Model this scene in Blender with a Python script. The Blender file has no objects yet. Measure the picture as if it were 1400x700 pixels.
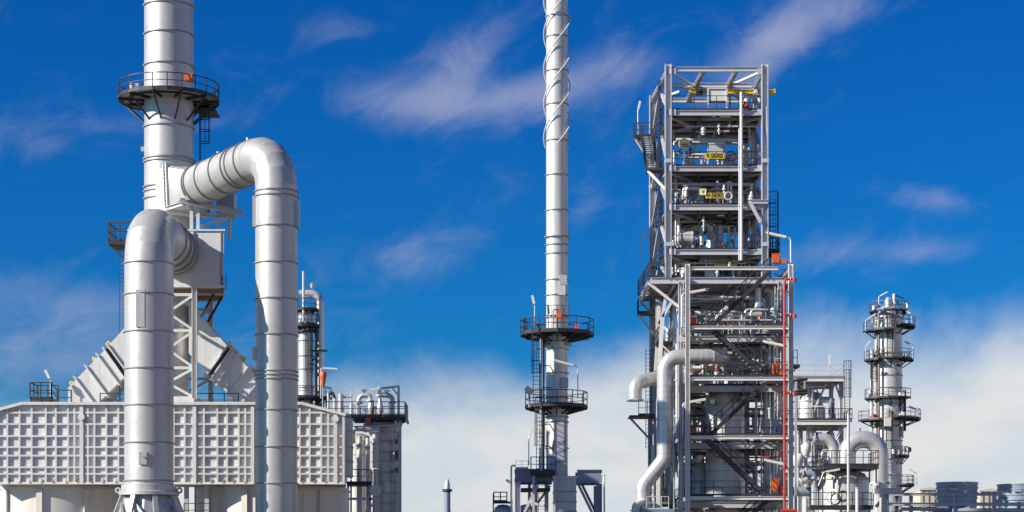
import bpy, math, random
from mathutils import Vector as V
random.seed(11)
sc = bpy.context.scene
C = sc.collection
R = math.radians

# ------------------------------------------------------------------ camera
F, HY, CZ = 2600.0, 790.0, 1.7          # focal length and horizon row in photo pixels, eye height
cd = bpy.data.cameras.new('camera')
cam = bpy.data.objects.new('camera', cd)
C.objects.link(cam)
cam.location = (0, 0, CZ)
cam.rotation_euler = (R(90), 0, 0)
cd.sensor_width = 36
cd.lens = 36 * F / 1400
cd.shift_y = (HY - 350) / 1400
cd.clip_start = 0.5
cd.clip_end = 20000
sc.camera = cam

# ------------------------------------------------------------------ light
SUN_AZ, SUN_EL = 66.0, 28.0             # degrees to the left of straight behind the camera, elevation
sl = bpy.data.lights.new('sun', 'SUN')
sl.energy = 5.0
sl.angle = R(0.5)
sl.color = (1.0, 0.93, 0.82)
so = bpy.data.objects.new('sun', sl)
C.objects.link(so)
to_sun = V((-math.sin(R(SUN_AZ)) * math.cos(R(SUN_EL)), -math.cos(R(SUN_AZ)) * math.cos(R(SUN_EL)), math.sin(R(SUN_EL))))
so.rotation_euler = to_sun.to_track_quat('Z', 'Y').to_euler()
so.location = (-60, -20, 60)

sc.view_settings.view_transform = 'Standard'
sc.view_settings.look = 'None'
sc.view_settings.exposure = 0.62
sc.view_settings.gamma = 1.0
sc.view_settings.use_curve_mapping = False

# ------------------------------------------------------------------ world: Nishita sky with cirrus and a low cloud bank
w = bpy.data.worlds.new('World')
sc.world = w
w.use_nodes = True
nt = w.node_tree
nt.nodes.clear()
def N(t, **k):
    n = nt.nodes.new(t)
    for a, b in k.items():
        setattr(n, a, b)
    return n
def put(sock, v):
    if isinstance(v, (int, float, tuple)):
        sock.default_value = v
    else:
        nt.links.new(v, sock)
def M(op, a, b=0.0, c=0.0):
    n = N('ShaderNodeMath', operation=op)
    put(n.inputs[0], a); put(n.inputs[1], b); put(n.inputs[2], c)
    return n.outputs[0]
def smooth(x, lo, hi):
    n = N('ShaderNodeMapRange', interpolation_type='SMOOTHSTEP')
    put(n.inputs[0], x); put(n.inputs[1], lo); put(n.inputs[2], hi)
    return n.outputs[0]
def mixc(f, a, b, mode='MIX'):
    n = N('ShaderNodeMix', data_type='RGBA', blend_type=mode)
    put(n.inputs[0], f); put(n.inputs[6], a); put(n.inputs[7], b)
    return n.outputs[2]
SKY_STRENGTH = 0.058
sky = N('ShaderNodeTexSky', sky_type='NISHITA')
sky.sun_disc = False
sky.sun_elevation = R(SUN_EL)
sky.sun_rotation = R(180 + SUN_AZ)
sky.altitude = 0
sky.air_density = 1.0
sky.dust_density = 0.7
sky.ozone_density = 4.0
tc = N('ShaderNodeTexCoord')
sep = N('ShaderNodeSeparateXYZ')
nt.links.new(tc.outputs['Generated'], sep.inputs[0])
az = M('ARCTAN2', sep.outputs[0], sep.outputs[1])
el = M('ARCSINE', sep.outputs[2])
def cnoise(scale, detail, rough, dist, sx, sy, rot=0.0, off=0.0):
    cb = N('ShaderNodeCombineXYZ')
    ca, sa = math.cos(rot), math.sin(rot)
    u = M('ADD', M('MULTIPLY', az, ca), M('MULTIPLY', el, sa))
    v = M('SUBTRACT', M('MULTIPLY', el, ca), M('MULTIPLY', az, sa))
    put(cb.inputs[0], M('MULTIPLY', u, sx)); put(cb.inputs[1], M('MULTIPLY', v, sy)); cb.inputs[2].default_value = off
    n = N('ShaderNodeTexNoise')
    n.inputs['Scale'].default_value = scale
    n.inputs['Detail'].default_value = detail
    n.inputs['Roughness'].default_value = rough
    n.inputs['Distortion'].default_value = dist
    nt.links.new(cb.outputs[0], n.inputs['Vector'])
    return n.outputs[0]
fine = cnoise(22, 9, 0.64, 0.65, 1.0, 1.8, R(22), 3.1)
broad = cnoise(7, 4, 0.5, 0.6, 1.0, 2.2, R(8), 7.7)
def aze(x, y):
    a = math.atan((x - 700) / F)
    return a, math.atan((HY - y) / F * math.cos(a))
def blob(x, y, rx, ry, rot, amp):
    a, e = aze(x, y)
    da = M('SUBTRACT', az, a); de = M('SUBTRACT', el, e)
    c_, s_ = math.cos(R(rot)), math.sin(R(rot))
    u = M('DIVIDE', M('ADD', M('MULTIPLY', da, c_), M('MULTIPLY', de, s_)), rx / F)
    v = M('DIVIDE', M('SUBTRACT', M('MULTIPLY', de, c_), M('MULTIPLY', da, s_)), ry / F)
    q = M('ADD', M('MULTIPLY', u, u), M('MULTIPLY', v, v))
    return M('MULTIPLY', M('EXPONENT', M('MULTIPLY', q, -1.0)), amp)
mask = M('MULTIPLY', broad, 0.22)
for b in [(570, 140, 125, 34, -2, .60), (640, 80, 75, 40, 35, .52), (800, 105, 130, 34, 16, .62), (700, 130, 90, 24, 10, .25), (460, 45, 60, 20, 10, .25),
          (1065, 50, 100, 40, 38, .85), (1160, 15, 70, 26, 15, .4), (60, 190, 170, 34, 5, .34), (90, 420, 170, 40, 3, .48),
          (60, 500, 190, 50, 0, .55), (800, 285, 40, 22, 50, .3), (1275, 272, 70, 16, -8, .38), (570, 350, 110, 34, 12, .34),
          (1130, 345, 110, 24, 0, .36), (1290, 345, 90, 18, 0, .3), (640, 290, 150, 60, 20, .12), (330, 170, 60, 22, 5, .2), (400, 470, 150, 60, 10, .2)]:
    mask = M('ADD', mask, blob(*b))
cirrus = M('MULTIPLY', smooth(M('ADD', M('MULTIPLY', fine, 0.66), M('MULTIPLY', mask, 0.60)), 0.42, 1.08), 0.64)
# the low bank along the horizon
edge = cnoise(9, 7, 0.56, 0.3, 1.0, 1.5, R(6), 1.3)
lift = M('MULTIPLY', M('SUBTRACT', edge, 0.5), 0.10)
top = M('ADD', M('ADD', M('MULTIPLY', M('SINE', az), 0.12), 0.100), lift)
bank = M('MULTIPLY', smooth(M('SUBTRACT', top, el), -0.028, 0.034), 0.96)
inner = smooth(cnoise(13, 8, 0.6, 0.4, 1.0, 2.4, 0, 5.0), 0.3, 0.7)
bankcol = mixc(inner, (7.2, 7.9, 8.5, 1), (8.9, 8.9, 8.7, 1))
# a polarising filter deepens the blue
hs = N('ShaderNodeHueSaturation')
hs.inputs['Hue'].default_value = 0.5
hs.inputs['Saturation'].default_value = 1.35
hs.inputs['Value'].default_value = 0.78
nt.links.new(sky.outputs[0], hs.inputs['Color'])
blue = mixc(1.0, hs.outputs[0], (0.11, 0.86, 1.46, 1), 'MULTIPLY')
s1 = mixc(cirrus, blue, (5.3, 5.5, 7.0, 1))
s2 = mixc(bank, s1, bankcol)
bg = N('ShaderNodeBackground')
nt.links.new(s2, bg.inputs[0])
bg.inputs[1].default_value = SKY_STRENGTH
wo = N('ShaderNodeOutputWorld')
nt.links.new(bg.outputs[0], wo.inputs[0])

# ------------------------------------------------------------------ materials
MATS = {}
def mat(name, col, metallic=0.0, rough=0.5, var=0.10, streak=0.0, tint=None, objvar=0.05, bump=0.0, rust=0.0, nscale=0.7):
    m = bpy.data.materials.new(name)
    m.use_nodes = True
    t = m.node_tree
    L = t.links.new
    b = t.nodes['Principled BSDF']
    b.inputs['Metallic'].default_value = metallic
    tcn = t.nodes.new('ShaderNodeTexCoord')
    oi = t.nodes.new('ShaderNodeObjectInfo')
    add = t.nodes.new('ShaderNodeVectorMath'); add.operation = 'ADD'
    cm = t.nodes.new('ShaderNodeVectorMath'); cm.operation = 'SCALE'; cm.inputs[0].default_value = (37, 19, 23)
    L(oi.outputs['Random'], cm.inputs['Scale'])
    L(tcn.outputs['Object'], add.inputs[0]); L(cm.outputs[0], add.inputs[1])
    def noise(scale, detail, stretch=None, rough_=0.55):
        n = t.nodes.new('ShaderNodeTexNoise')
        n.inputs['Scale'].default_value = scale; n.inputs['Detail'].default_value = detail; n.inputs['Roughness'].default_value = rough_
        if stretch:
            mp = t.nodes.new('ShaderNodeVectorMath'); mp.operation = 'MULTIPLY'; mp.inputs[1].default_value = stretch
            L(add.outputs[0], mp.inputs[0]); L(mp.outputs[0], n.inputs['Vector'])
        else:
            L(add.outputs[0], n.inputs['Vector'])
        return n.outputs[0]
    def mth(op, a, c):
        n = t.nodes.new('ShaderNodeMath'); n.operation = op
        for i, q in enumerate((a, c)):
            if isinstance(q, (int, float)): n.inputs[i].default_value = q
            else: L(q, n.inputs[i])
        return n.outputs[0]
    def mx(f, a, c):
        n = t.nodes.new('ShaderNodeMix'); n.data_type = 'RGBA'
        for i, q in ((0, f), (6, a), (7, c)):
            if isinstance(q, (int, float, tuple)): n.inputs[i].default_value = q
            else: L(q, n.inputs[i])
        return n.outputs[2]
    n1 = noise(nscale, 5)
    val = mth('ADD', mth('MULTIPLY', mth('SUBTRACT', n1, 0.5), var * 2.2), 1.0)
    val = mth('ADD', val, mth('MULTIPLY', mth('SUBTRACT', oi.outputs['Random'], 0.5), objvar * 2))
    if streak:
        val = mth('SUBTRACT', val, mth('MULTIPLY', mth('MAXIMUM', mth('SUBTRACT', noise(1.0, 4, (2.6, 2.6, 0.16)), 0.5), 0.0), streak * 3))
    cc = t.nodes.new('ShaderNodeMix'); cc.data_type = 'RGBA'; cc.blend_type = 'MULTIPLY'
    cc.inputs[0].default_value = 1.0
    c1 = mx(n1, tuple(col) + (1,), tuple(tint or col) + (1,))
    L(c1, cc.inputs[6])
    cb = t.nodes.new('ShaderNodeCombineColor')
    for i in range(3): L(val, cb.inputs[i])
    L(cb.outputs[0], cc.inputs[7])
    outc = cc.outputs[2]
    if rust:
        rm = t.nodes.new('ShaderNodeMapRange'); rm.inputs[1].default_value = 0.60; rm.inputs[2].default_value = 0.74
        rm.inputs[4].default_value = rust
        L(noise(1.7, 6, (1.5, 1.5, 0.5), 0.65), rm.inputs[0])
        outc = mx(rm.outputs[0], outc, (0.20, 0.12, 0.07, 1))
    L(outc, b.inputs['Base Color'])
    rr = mth('ADD', mth('MULTIPLY', mth('SUBTRACT', noise(2.3, 4), 0.5), 0.22), rough)
    L(rr, b.inputs['Roughness'])
    if bump:
        bn = t.nodes.new('ShaderNodeBump'); bn.inputs['Strength'].default_value = bump; bn.inputs['Distance'].default_value = 0.05
        L(noise(0.9, 3), bn.inputs['Height']); L(bn.outputs[0], b.inputs['Normal'])
    MATS[name] = m
    return m
mat('aluminium', (.53, .515, .485), .38, .42, .12, .26, (.47, .465, .455), .06, .32, .07)
mat('aluminium_dull', (.42, .43, .45), .35, .46, .12, .10, (.46, .46, .45), .04, .15)
mat('bright_pipe', (.64, .625, .60), .45, .34, .12, .18, (.58, .57, .555), .05, .22, .06)
mat('casing', (.64, .635, .62), .08, .56, .11, .26, (.59, .585, .575), .03, .15, .20)
mat('casing_low', (.66, .63, .56), .05, .5, .12, .14, (.60, .57, .50), .05, .1, .30)
mat('ring_steel', (.30, .295, .29), .3, .5, .15, 0, None, .1)
mat('galvanised', (.56, .565, .59), .15, .48, .18, .12, (.44, .445, .47), .16, 0, .18, 1.2)
mat('galvanised_light', (.64, .625, .59), .06, .5, .12, .04, None, .06, 0, .10, 1.2)
mat('painted_beam', (.20, .24, .32), .1, .5, .12, .05, None, .05, 0, .10)
mat('rail_grey', (.13, .13, .135), .3, .5, .2, 0, None, .2, 0, .1, 1.5)
mat('dark_steel', (.035, .036, .042), .2, .55, .2, 0, None, .15, 0, .10, 1.5)
mat('grating', (.05, .043, .034), .3, .6, .2, 0, None, .2, 0, .15, 1.5)
mat('deck_plate', (.34, .34, .34), .2, .55, .15, 0, None, .1, 0, .25, 1.2)
mat('vessel_white', (.67, .655, .62), .25, .38, .12, .32, (.53, .52, .50), .03, .1, .06)
mat('shade_pipe_brown', (.20, .18, .15), .15, .5, .2, .1, None, .05, .1, .2)  # brown for small pipes; on upper_vessel the shade is put into the colour
mat('tank_blue', (.27, .33, .40), .15, .42, .12, .08, (.23, .29, .36), .03, .1)
mat('cream_wall', (.54, .50, .42), 0, .7, .08, .05)
mat('red_paint', (.55, .04, .03), .05, .45, .2, .1, (.36, .04, .035), .1)
mat('beam_shade', (.15, .135, .115), .2, .55, .2, 0, None, .1, 0, .2, 1.2)  # beam steel with the shade under the decks put into its colour
mat('orange_paint', (.62, .12, .025), 0, .45, .08)
mat('yellow_paint', (.72, .50, .03), 0, .45, .1)
mat('yellow_sign', (.62, .43, .02), 0, .5, .05)
mat('pale_yellow', (.80, .72, .36), 0, .5, .05)
mat('black_paint', (.02, .02, .022), 0, .5, .1)
mat('lamp_white', (.66, .64, .58), 0, .4, .05)
mat('rust_steel', (.24, .17, .10), .2, .6, .25)
mat('ground', (.17, .145, .11), 0, .9, .2, 0, (.13, .11, .09), 0, 0, 0, .05)
mat('pink_paint', (.75, .10, .22), 0, .5, .05)

# ------------------------------------------------------------------ pixel -> place
def X(x, D): return (x - 700) / F * D
def Z(y, D): return CZ + (HY - y) / F * D
def P(x, y, D): return V((X(x, D), D, Z(y, D)))

# ------------------------------------------------------------------ mesh builder
class MB:
    def __init__(s): s.v = []; s.f = []
    def add(s, vs, fs):
        o = len(s.v); s.v += [tuple(p) for p in vs]; s.f += [tuple(i + o for i in q) for q in fs]; return s
    def frame(s, a, b, up):
        d = (V(b) - V(a)).normalized()
        u = V(up)
        if abs(d.dot(u)) > 0.999: u = V((0, 1, 0))
        side = d.cross(u).normalized()
        return d, side, side.cross(d).normalized()
    def box(s, c, size):
        x, y, z = size[0] / 2, size[1] / 2, size[2] / 2
        c = V(c)
        vs = [c + V((i * x, j * y, k * z)) for k in (-1, 1) for j in (-1, 1) for i in (-1, 1)]
        return s.add(vs, [(0, 2, 3, 1), (4, 5, 7, 6), (0, 1, 5, 4), (2, 6, 7, 3), (0, 4, 6, 2), (1, 3, 7, 5)])
    def box2(s, a, b):
        a, b = V(a), V(b)
        return s.box((a + b) / 2, [abs(q) for q in (b - a)])
    def bar(s, a, b, w, h=None, up=(0, 0, 1)):
        return s.profile(a, b, [(-w / 2, -(h or w) / 2), (w / 2, -(h or w) / 2), (w / 2, (h or w) / 2), (-w / 2, (h or w) / 2)], up)
    def profile(s, a, b, pts, up=(0, 0, 1)):
        a, b = V(a), V(b)
        d, si, u = s.frame(a, b, up)
        n = len(pts)
        vs = [q + si * p[0] + u * p[1] for q in (a, b) for p in pts]
        fs = [(i, (i + 1) % n, n + (i + 1) % n, n + i) for i in range(n)]
        return s.add(vs, fs + [tuple(range(n - 1, -1, -1)), tuple(range(n, 2 * n))])
    def ibeam(s, a, b, w, h, up=(0, 0, 1), t=None):
        t = t or min(w, h) * .13
        W, H, q = w / 2, h / 2, t * .5
        return s.profile(a, b, [(-W, -H), (W, -H), (W, -H + t), (q, -H + t), (q, H - t), (W, H - t), (W, H), (-W, H), (-W, H - t), (-q, H - t), (-q, -H + t), (-W, -H + t)], up)
    def tube(s, a, b, r, n=10, r2=None, caps=True):
        a, b = V(a), V(b)
        d, si, u = s.frame(a, b, (0, 0, 1) if abs((b - a).normalized().z) < .95 else (0, 1, 0))
        r2 = r if r2 is None else r2
        vs = [q + (si * math.cos(2 * math.pi * i / n) + u * math.sin(2 * math.pi * i / n)) * rr for q, rr in ((a, r), (b, r2)) for i in range(n)]
        fs = [(i, (i + 1) % n, n + (i + 1) % n, n + i) for i in range(n)]
        if caps: fs += [tuple(range(n - 1, -1, -1)), tuple(range(n, 2 * n))]
        return s.add(vs, fs)
    def path(s, pts, r, n=10, caps=True):
        pts = [V(p) for p in pts]
        m = len(pts)
        tang = [(pts[min(i + 1, m - 1)] - pts[max(i - 1, 0)]).normalized() for i in range(m)]
        ref = V((0, 0, 1)) if abs(tang[0].z) < .9 else V((0, 1, 0))
        u = (ref - tang[0] * ref.dot(tang[0])).normalized()
        vs = []
        for i in range(m):
            if i: u = (u - tang[i] * u.dot(tang[i])).normalized()
            si = tang[i].cross(u)
            k = 1.0
            if 0 < i < m - 1:
                k = 1 / max(.5, math.cos(tang[i].angle((pts[i] - pts[i - 1]).normalized(), 0)))
            for j in range(n):
                an = 2 * math.pi * j / n
                vs.append(pts[i] + (u * math.cos(an) + si * math.sin(an)) * r * (1 if k < 1.02 else k))
        fs = [(i * n + j, i * n + (j + 1) % n, (i + 1) * n + (j + 1) % n, (i + 1) * n + j) for i in range(m - 1) for j in range(n)]
        if caps: fs += [tuple(range(n - 1, -1, -1)), tuple(range((m - 1) * n, m * n))]
        return s.add(vs, fs)
    def lathe(s, cx, cy, prof, n=40, closed=False, cap=False):
        vs = [(cx + r * math.cos(2 * math.pi * j / n), cy + r * math.sin(2 * math.pi * j / n), z) for r, z in prof for j in range(n)]
        m = len(prof)
        fs = []
        for i in range(m if closed else m - 1):
            k = (i + 1) % m
            fs += [(i * n + j, i * n + (j + 1) % n, k * n + (j + 1) % n, k * n + j) for j in range(n)]
        if cap: fs += [tuple(range(n - 1, -1, -1)), tuple(range((m - 1) * n, m * n))]
        return s.add(vs, fs)
    def ring(s, cx, cy, z, r0, r1, h, n=40):
        return s.lathe(cx, cy, [(r0, z - h / 2), (r1, z - h / 2), (r1, z + h / 2), (r0, z + h / 2)], n, True)
    def prism(s, pts, vec):
        n = len(pts); vec = V(vec)
        vs = [V(p) for p in pts] + [V(p) + vec for p in pts]
        return s.add(vs, [tuple(range(n - 1, -1, -1)), tuple(range(n, 2 * n))] + [(i, (i + 1) % n, n + (i + 1) % n, n + i) for i in range(n)])
    def torus(s, c, axis, R_, r, n=28, m=6):
        d = V(axis).normalized()
        a = d.orthogonal().normalized(); b = d.cross(a)
        vs = []
        for i in range(n):
            t = 2 * math.pi * i / n
            e = a * math.cos(t) + b * math.sin(t)
            for j in range(m):
                q = 2 * math.pi * j / m
                vs.append(V(c) + e * (R_ + r * math.cos(q)) + d * r * math.sin(q))
        fs = [(i * m + j, ((i + 1) % n) * m + j, ((i + 1) % n) * m + (j + 1) % m, i * m + (j + 1) % m) for i in range(n) for j in range(m)]
        return s.add(vs, fs)

ROOT = {}
def mesh_obj(name, mb, m, origin, sharp):
    me = bpy.data.meshes.new(name)
    o = V(origin)
    me.from_pydata([tuple(V(p) - o) for p in mb.v], [], mb.f)
    import bmesh
    bm = bmesh.new(); bm.from_mesh(me)
    bmesh.ops.recalc_face_normals(bm, faces=bm.faces)
    bm.to_mesh(me); bm.free()
    me.polygons.foreach_set('use_smooth', [True] * len(me.polygons))
    me.set_sharp_from_angle(angle=R(sharp))
    me.materials.append(MATS[m])
    ob = bpy.data.objects.new(name, me)
    C.objects.link(ob)
    return ob
def part(parent, name, mb, m, sharp=50, label=None):
    root = ROOT[parent.name]
    ob = mesh_obj(name, mb, m, root, sharp)
    ob.parent = parent
    ROOT[ob.name] = root
    if label: ob['label'] = label
    return ob
def tag(o, label, cat, group=None):
    o['label'] = label; o['category'] = cat
    if group: o['group'] = group
    return o
def thing(name, label, cat, loc, group=None):
    o = bpy.data.objects.new(name, None)
    C.objects.link(o)
    o.location = loc
    o.empty_display_size = .5
    ROOT[o.name] = tuple(loc)
    return tag(o, label, cat, group)
def solo(name, mb, m, label, cat, group=None, sharp=50):
    xs = [p[0] for p in mb.v]; ys = [p[1] for p in mb.v]; zs = [p[2] for p in mb.v]
    org = ((min(xs) + max(xs)) / 2, (min(ys) + max(ys)) / 2, min(zs))
    o = mesh_obj(name, mb, m, org, sharp)
    o.location = org
    ROOT[o.name] = org
    return tag(o, label, cat, group)
def struct(name, mb, m):
    o = mesh_obj(name, mb, m, (0, 0, 0), 40)
    o['kind'] = 'structure'
    return o
def fillet(pts, rad, seg=6):
    pts = [V(p) for p in pts]
    out = [pts[0]]
    for i in range(1, len(pts) - 1):
        a, b, c = pts[i - 1], pts[i], pts[i + 1]
        d1 = (a - b).normalized(); d2 = (c - b).normalized()
        ang = d1.angle(d2)
        tl = min(rad / math.tan(ang / 2), (a - b).length * .49, (c - b).length * .49)
        r_ = tl * math.tan(ang / 2)
        cen = b + (d1 + d2).normalized() * (r_ / math.sin(ang / 2))
        s_ = b + d1 * tl - cen; e_ = b + d2 * tl - cen
        tot = s_.angle(e_)
        for k in range(seg + 1):
            t = k / seg
            q = (s_ * math.sin((1 - t) * tot) + e_ * math.sin(t * tot)) / math.sin(tot)
            out.append(cen + q)
    out.append(pts[-1])
    return out
def rail_mb(pts, h=1.1, closed=False, step=1.5, t=.055, mid=True, toe=True):
    mb = MB()
    pts = [V(p) for p in pts]
    loop = pts + ([pts[0]] if closed else [])
    up = V((0, 0, h))
    for a, b in zip(loop[:-1], loop[1:]):
        L = (b - a).length
        if L < .02: continue
        mb.bar(a + up, b + up, t)
        if mid: mb.bar(a + up * .52, b + up * .52, t * .8)
        if toe: mb.bar(a + V((0, 0, .07)), b + V((0, 0, .07)), .02, .14)
        k = max(1, round(L / step))
        for i in range(k):
            q = a + (b - a) * i / k
            mb.bar(q, q + up, t * 1.1)
    if not closed: mb.bar(loop[-1], loop[-1] + up, t * 1.1)
    return mb
def ladder_mb(a, b, out, width=.5, cage=True, t=.05):
    """vertical ladder from a up to b; out points away from the wall"""
    mb = MB()
    a, b, out = V(a), V(b), V(out).normalized()
    side = out.cross(V((0, 0, 1)))
    for s_ in (-1, 1):
        mb.bar(a + side * s_ * width / 2, b + side * s_ * width / 2, t, t, (0, 1, 0))
    n = int((b.z - a.z) / .3)
    for i in range(n):
        q = a + V((0, 0, .15 + i * .3))
        mb.bar(q - side * width / 2, q + side * width / 2, .03)
    if cage:
        n = 7
        prev = None
        z = a.z + 2.2
        rings = []
        while z < b.z + 1.0:
            ring = []
            for i in range(n):
                an = math.pi * i / (n - 1)
                ring.append(V((a.x, a.y, z)) + side * math.cos(an) * .38 + out * math.sin(an) * .72)
            for p, q in zip(ring[:-1], ring[1:]): mb.bar(p, q, .03, .06)
            rings.append(ring); z += .9
        if rings:
            for i in range(0, n, 1):
                mb.bar(rings[0][i], rings[-1][i], .035, .035, (0, 1, 0))
    return mb
def ring_deck(parent, cx, cy, z, r0, r1, a0=0, a1=360, n=16, drop=1.5, brack=None, railm='dark_steel', deckm='deck_plate', fasc='dark_steel', rail=True, brackm='dark_steel', gap=None):
    """annular platform on a round shell, part of parent; sub-parts railing, fascia and brackets"""
    full = (a1 - a0) >= 359.9
    angs = [R(a0 + (a1 - a0) * i / n) for i in range(n + (0 if full else 1))]
    def pt(r, a, zz): return (cx + r * math.cos(a), cy + r * math.sin(a), zz)
    mb = MB()
    m = len(angs)
    seg = range(m if full else m - 1)
    for i in seg:
        j = (i + 1) % m
        mb.prism([pt(r0, angs[i], z - .05), pt(r1, angs[i], z - .05), pt(r1, angs[j], z - .05), pt(r0, angs[j], z - .05)], (0, 0, .05))
    deck = part(parent, 'platform_deck', mb, deckm, 20)
    fb = MB()
    for i in seg:
        j = (i + 1) % m
        fb.bar(pt(r1 + .02, angs[i], z - .05), pt(r1 + .02, angs[j], z - .05), .07, .18)
        fb.bar(pt((r0 + r1) / 2 + .2, angs[i], z - .13), pt((r0 + r1) / 2 + .2, angs[j], z - .13), .06, .14)
    part(deck, 'edge_beam', fb, fasc)
    if rail:
        ends = [] if full else [pt(r0 + .3, angs[0], z)]
        e2 = [] if full else [pt(r0 + .3, angs[-1], z)]
        part(deck, 'railing', rail_mb(ends + [pt(r1, a, z) for a in angs] + e2, 1.1, full, 1.6, .062), railm)
    nb = brack or n
    for i in range(nb):
        a = R(a0 + (a1 - a0) * (i + .5) / nb) if not full else R(a0 + 360 * i / nb)
        bb = MB()
        bb.bar(pt(r0 - .02, a, z - .16), pt(r1, a, z - .16), .10, .20)
        bb.bar(pt(r1 - .15, a, z - .2), pt(r0 - .02, a, z - drop), .09, .12)
        part(deck, 'bracket', bb, brackm)
    return deck
def lamp(label, base, top, head, r=.045, group='fluorescent lamps on swan-neck posts'):
    base, top, head = V(base), V(top), V(head)
    t = thing('lamp_post', label, 'lamp', base, group)
    part(t, 'post', MB().path(fillet([base, top, top + (head - top) * .3], .3, 4), r, 6), 'galvanised')
    d = (head - top)
    a = top + d * .18
    h = part(t, 'lamp_head', MB().bar(a, head, .24, .17), 'lamp_white')
    part(h, 'diffuser', MB().bar(a + V((0, 0, -.105)) + d * .06, head + V((0, 0, -.105)) - d * .06, .16, .05), 'pale_yellow')
    return t
def ibm(parent, name, a, b, w, h, m='galvanised', up=(0, 0, 1)):
    return part(parent, name, MB().ibeam(a, b, w, h, up), m, 30)
def brc(parent, a, b, t=.16, m='galvanised', name='brace'):
    return part(parent, name, MB().bar(a, b, t, t * 1.0), m, 30)

# ================================================================== GROUND
g = MB(); g.add([(-9000, -2000, 0), (9000, -2000, 0), (9000, 12000, 0), (-9000, 12000, 0)], [(0, 1, 2, 3)])
struct('ground', g, 'ground')

# ================================================================== LEFT: fired heater with stack and flue ducts
DW = 134.0                                   # front wall of the heater
def W(x, y, d=0.0): return V((X(x, DW), DW - d, Z(y, DW)))
wb = Z(661.5, DW); wt = Z(552, DW)
t = thing('heater_casing', 'wide pale furnace casing with waffle grid of ribs on its wall', 'furnace', (X(230, DW), DW + 2.5, wb))
pf = [W(-12, 661.5), W(-12, 565), W(32, 553), W(412, 553), W(472, 569), W(472, 661.5)]
rear = [V((q.x * .97 + X(230, DW) * .03, DW + 5, q.z)) for q in pf]
cm_ = MB(); nn = len(pf); cm_.add(pf + rear, [tuple(range(nn)), tuple(range(nn, 2 * nn))] + [(i, (i + 1) % nn, nn + (i + 1) % nn, nn + i) for i in range(nn)])
part(t, 'casing', cm_, 'casing', 20)
pill = [(-8, 4), (112.3, 5), (266.3, 5), (345.8, 4.5), (459, 5), (470, 3)]
vx = [10.7, 27.4, 44, 63.3, 77, 93.6, 102.4, 120.7, 129.7, 146, 162.4, 178, 194, 208, 222, 238, 252.9, 279.3, 297.6, 310.9, 326.7, 335.7, 355, 368, 384, 398, 410.2, 423.6, 439.3, 448.8]
hy = [564.3, 580, 596.4, 611.4, 623.1, 638.9, 647.9, 660.4]
def roof_y(x): return 553 if 32 <= x <= 412 else (553 + (32 - x) * 12 / 44 if x < 32 else 553 + (x - 412) * 16 / 60)
RD = .17
for x in vx:
    a = W(x - 1.25, 661); b = W(x + 1.25, roof_y(x) + .5)
    part(t, 'rib', MB().box2((a.x, DW - RD, a.z), (b.x, DW + .02, b.z)), 'casing')
for y in hy:
    xs = [p[0] for p in pill]
    for x0, x1 in zip(xs[:-1], xs[1:]):
        if y < 566 and x0 < 0: x0 = 2
        if y < 566 and x1 > 462: continue
        a = W(x0 + 2.2, y + 1.2); b = W(x1 - 2.2, y - 1.2)
        part(t, 'rib', MB().box2((a.x, DW - RD - .004, a.z), (b.x, DW + .02, b.z)), 'casing')
for x, w_ in pill:
    a = W(x - w_ / 2, 661.8); b = W(x + w_ / 2, roof_y(x) + 1)
    part(t, 'pilaster', MB().box2((a.x, DW - .24, a.z), (b.x, DW + .02, b.z)), 'casing')
for x, y in ((112.3, 570.5), (459, 573)):
    c = W(x, y)
    part(t, 'inspection_disc', MB().tube((c.x, DW - .34, c.z), (c.x, DW - .2, c.z), .24, 24), 'casing')
for a, b in ((W(-12, 563.5), W(33, 551.5)), (W(33, 552), W(412, 552)), (W(412, 551.6), W(473, 567.6))):
    a.y = b.y = DW - .10
    part(t, 'roof_beam', MB().bar(a, b, .5, .2), 'casing')
a = W(-12, 662.4); b = W(472, 662.4)
part(t, 'base_flange', MB().box2((a.x, DW - .3, a.z), (b.x, DW + .5, a.z + .06)), 'casing_low')
for x in [13, 28, 42, 58, 74, 92, 108, 126, 142, 160, 275, 290, 306, 320, 336, 414, 430, 446]:
    c = W(x, 662)
    part(t, 'gusset', MB().prism([(c.x - .06, DW - .3, c.z + .02), (c.x - .06, DW - .02, c.z + .02), (c.x - .06, DW - .02, c.z + .36)], (.12, 0, 0)), 'rust_steel')
# header box round the right-hand corner, banded
part(t, 'roof_slab', MB().box2((X(95, 140), DW + 4.9, wt - .5), (X(366, 140), DW + 10, wt - .03)), 'casing')
for x in (110, 200, 270, 350):
    part(t, 'roof_post', MB().ibeam((X(x, 142), 142, 0), (X(x, 142), 142, wt - .5), .4, .4, (1, 0, 0)), 'galvanised', 30)
hbx, hby = X(468, 138), 138.4
hb = part(t, 'corner_column', MB().lathe(hbx, hby, [(.75, Z(652, 138)), (.75, Z(572, 138))], 24, cap=True), 'aluminium_dull')
for y in (590, 611, 631, 651):
    part(hb, 'band', MB().ring(hbx, hby, Z(y, 138), .72, .8, .09, 24), 'ring_steel')

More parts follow.
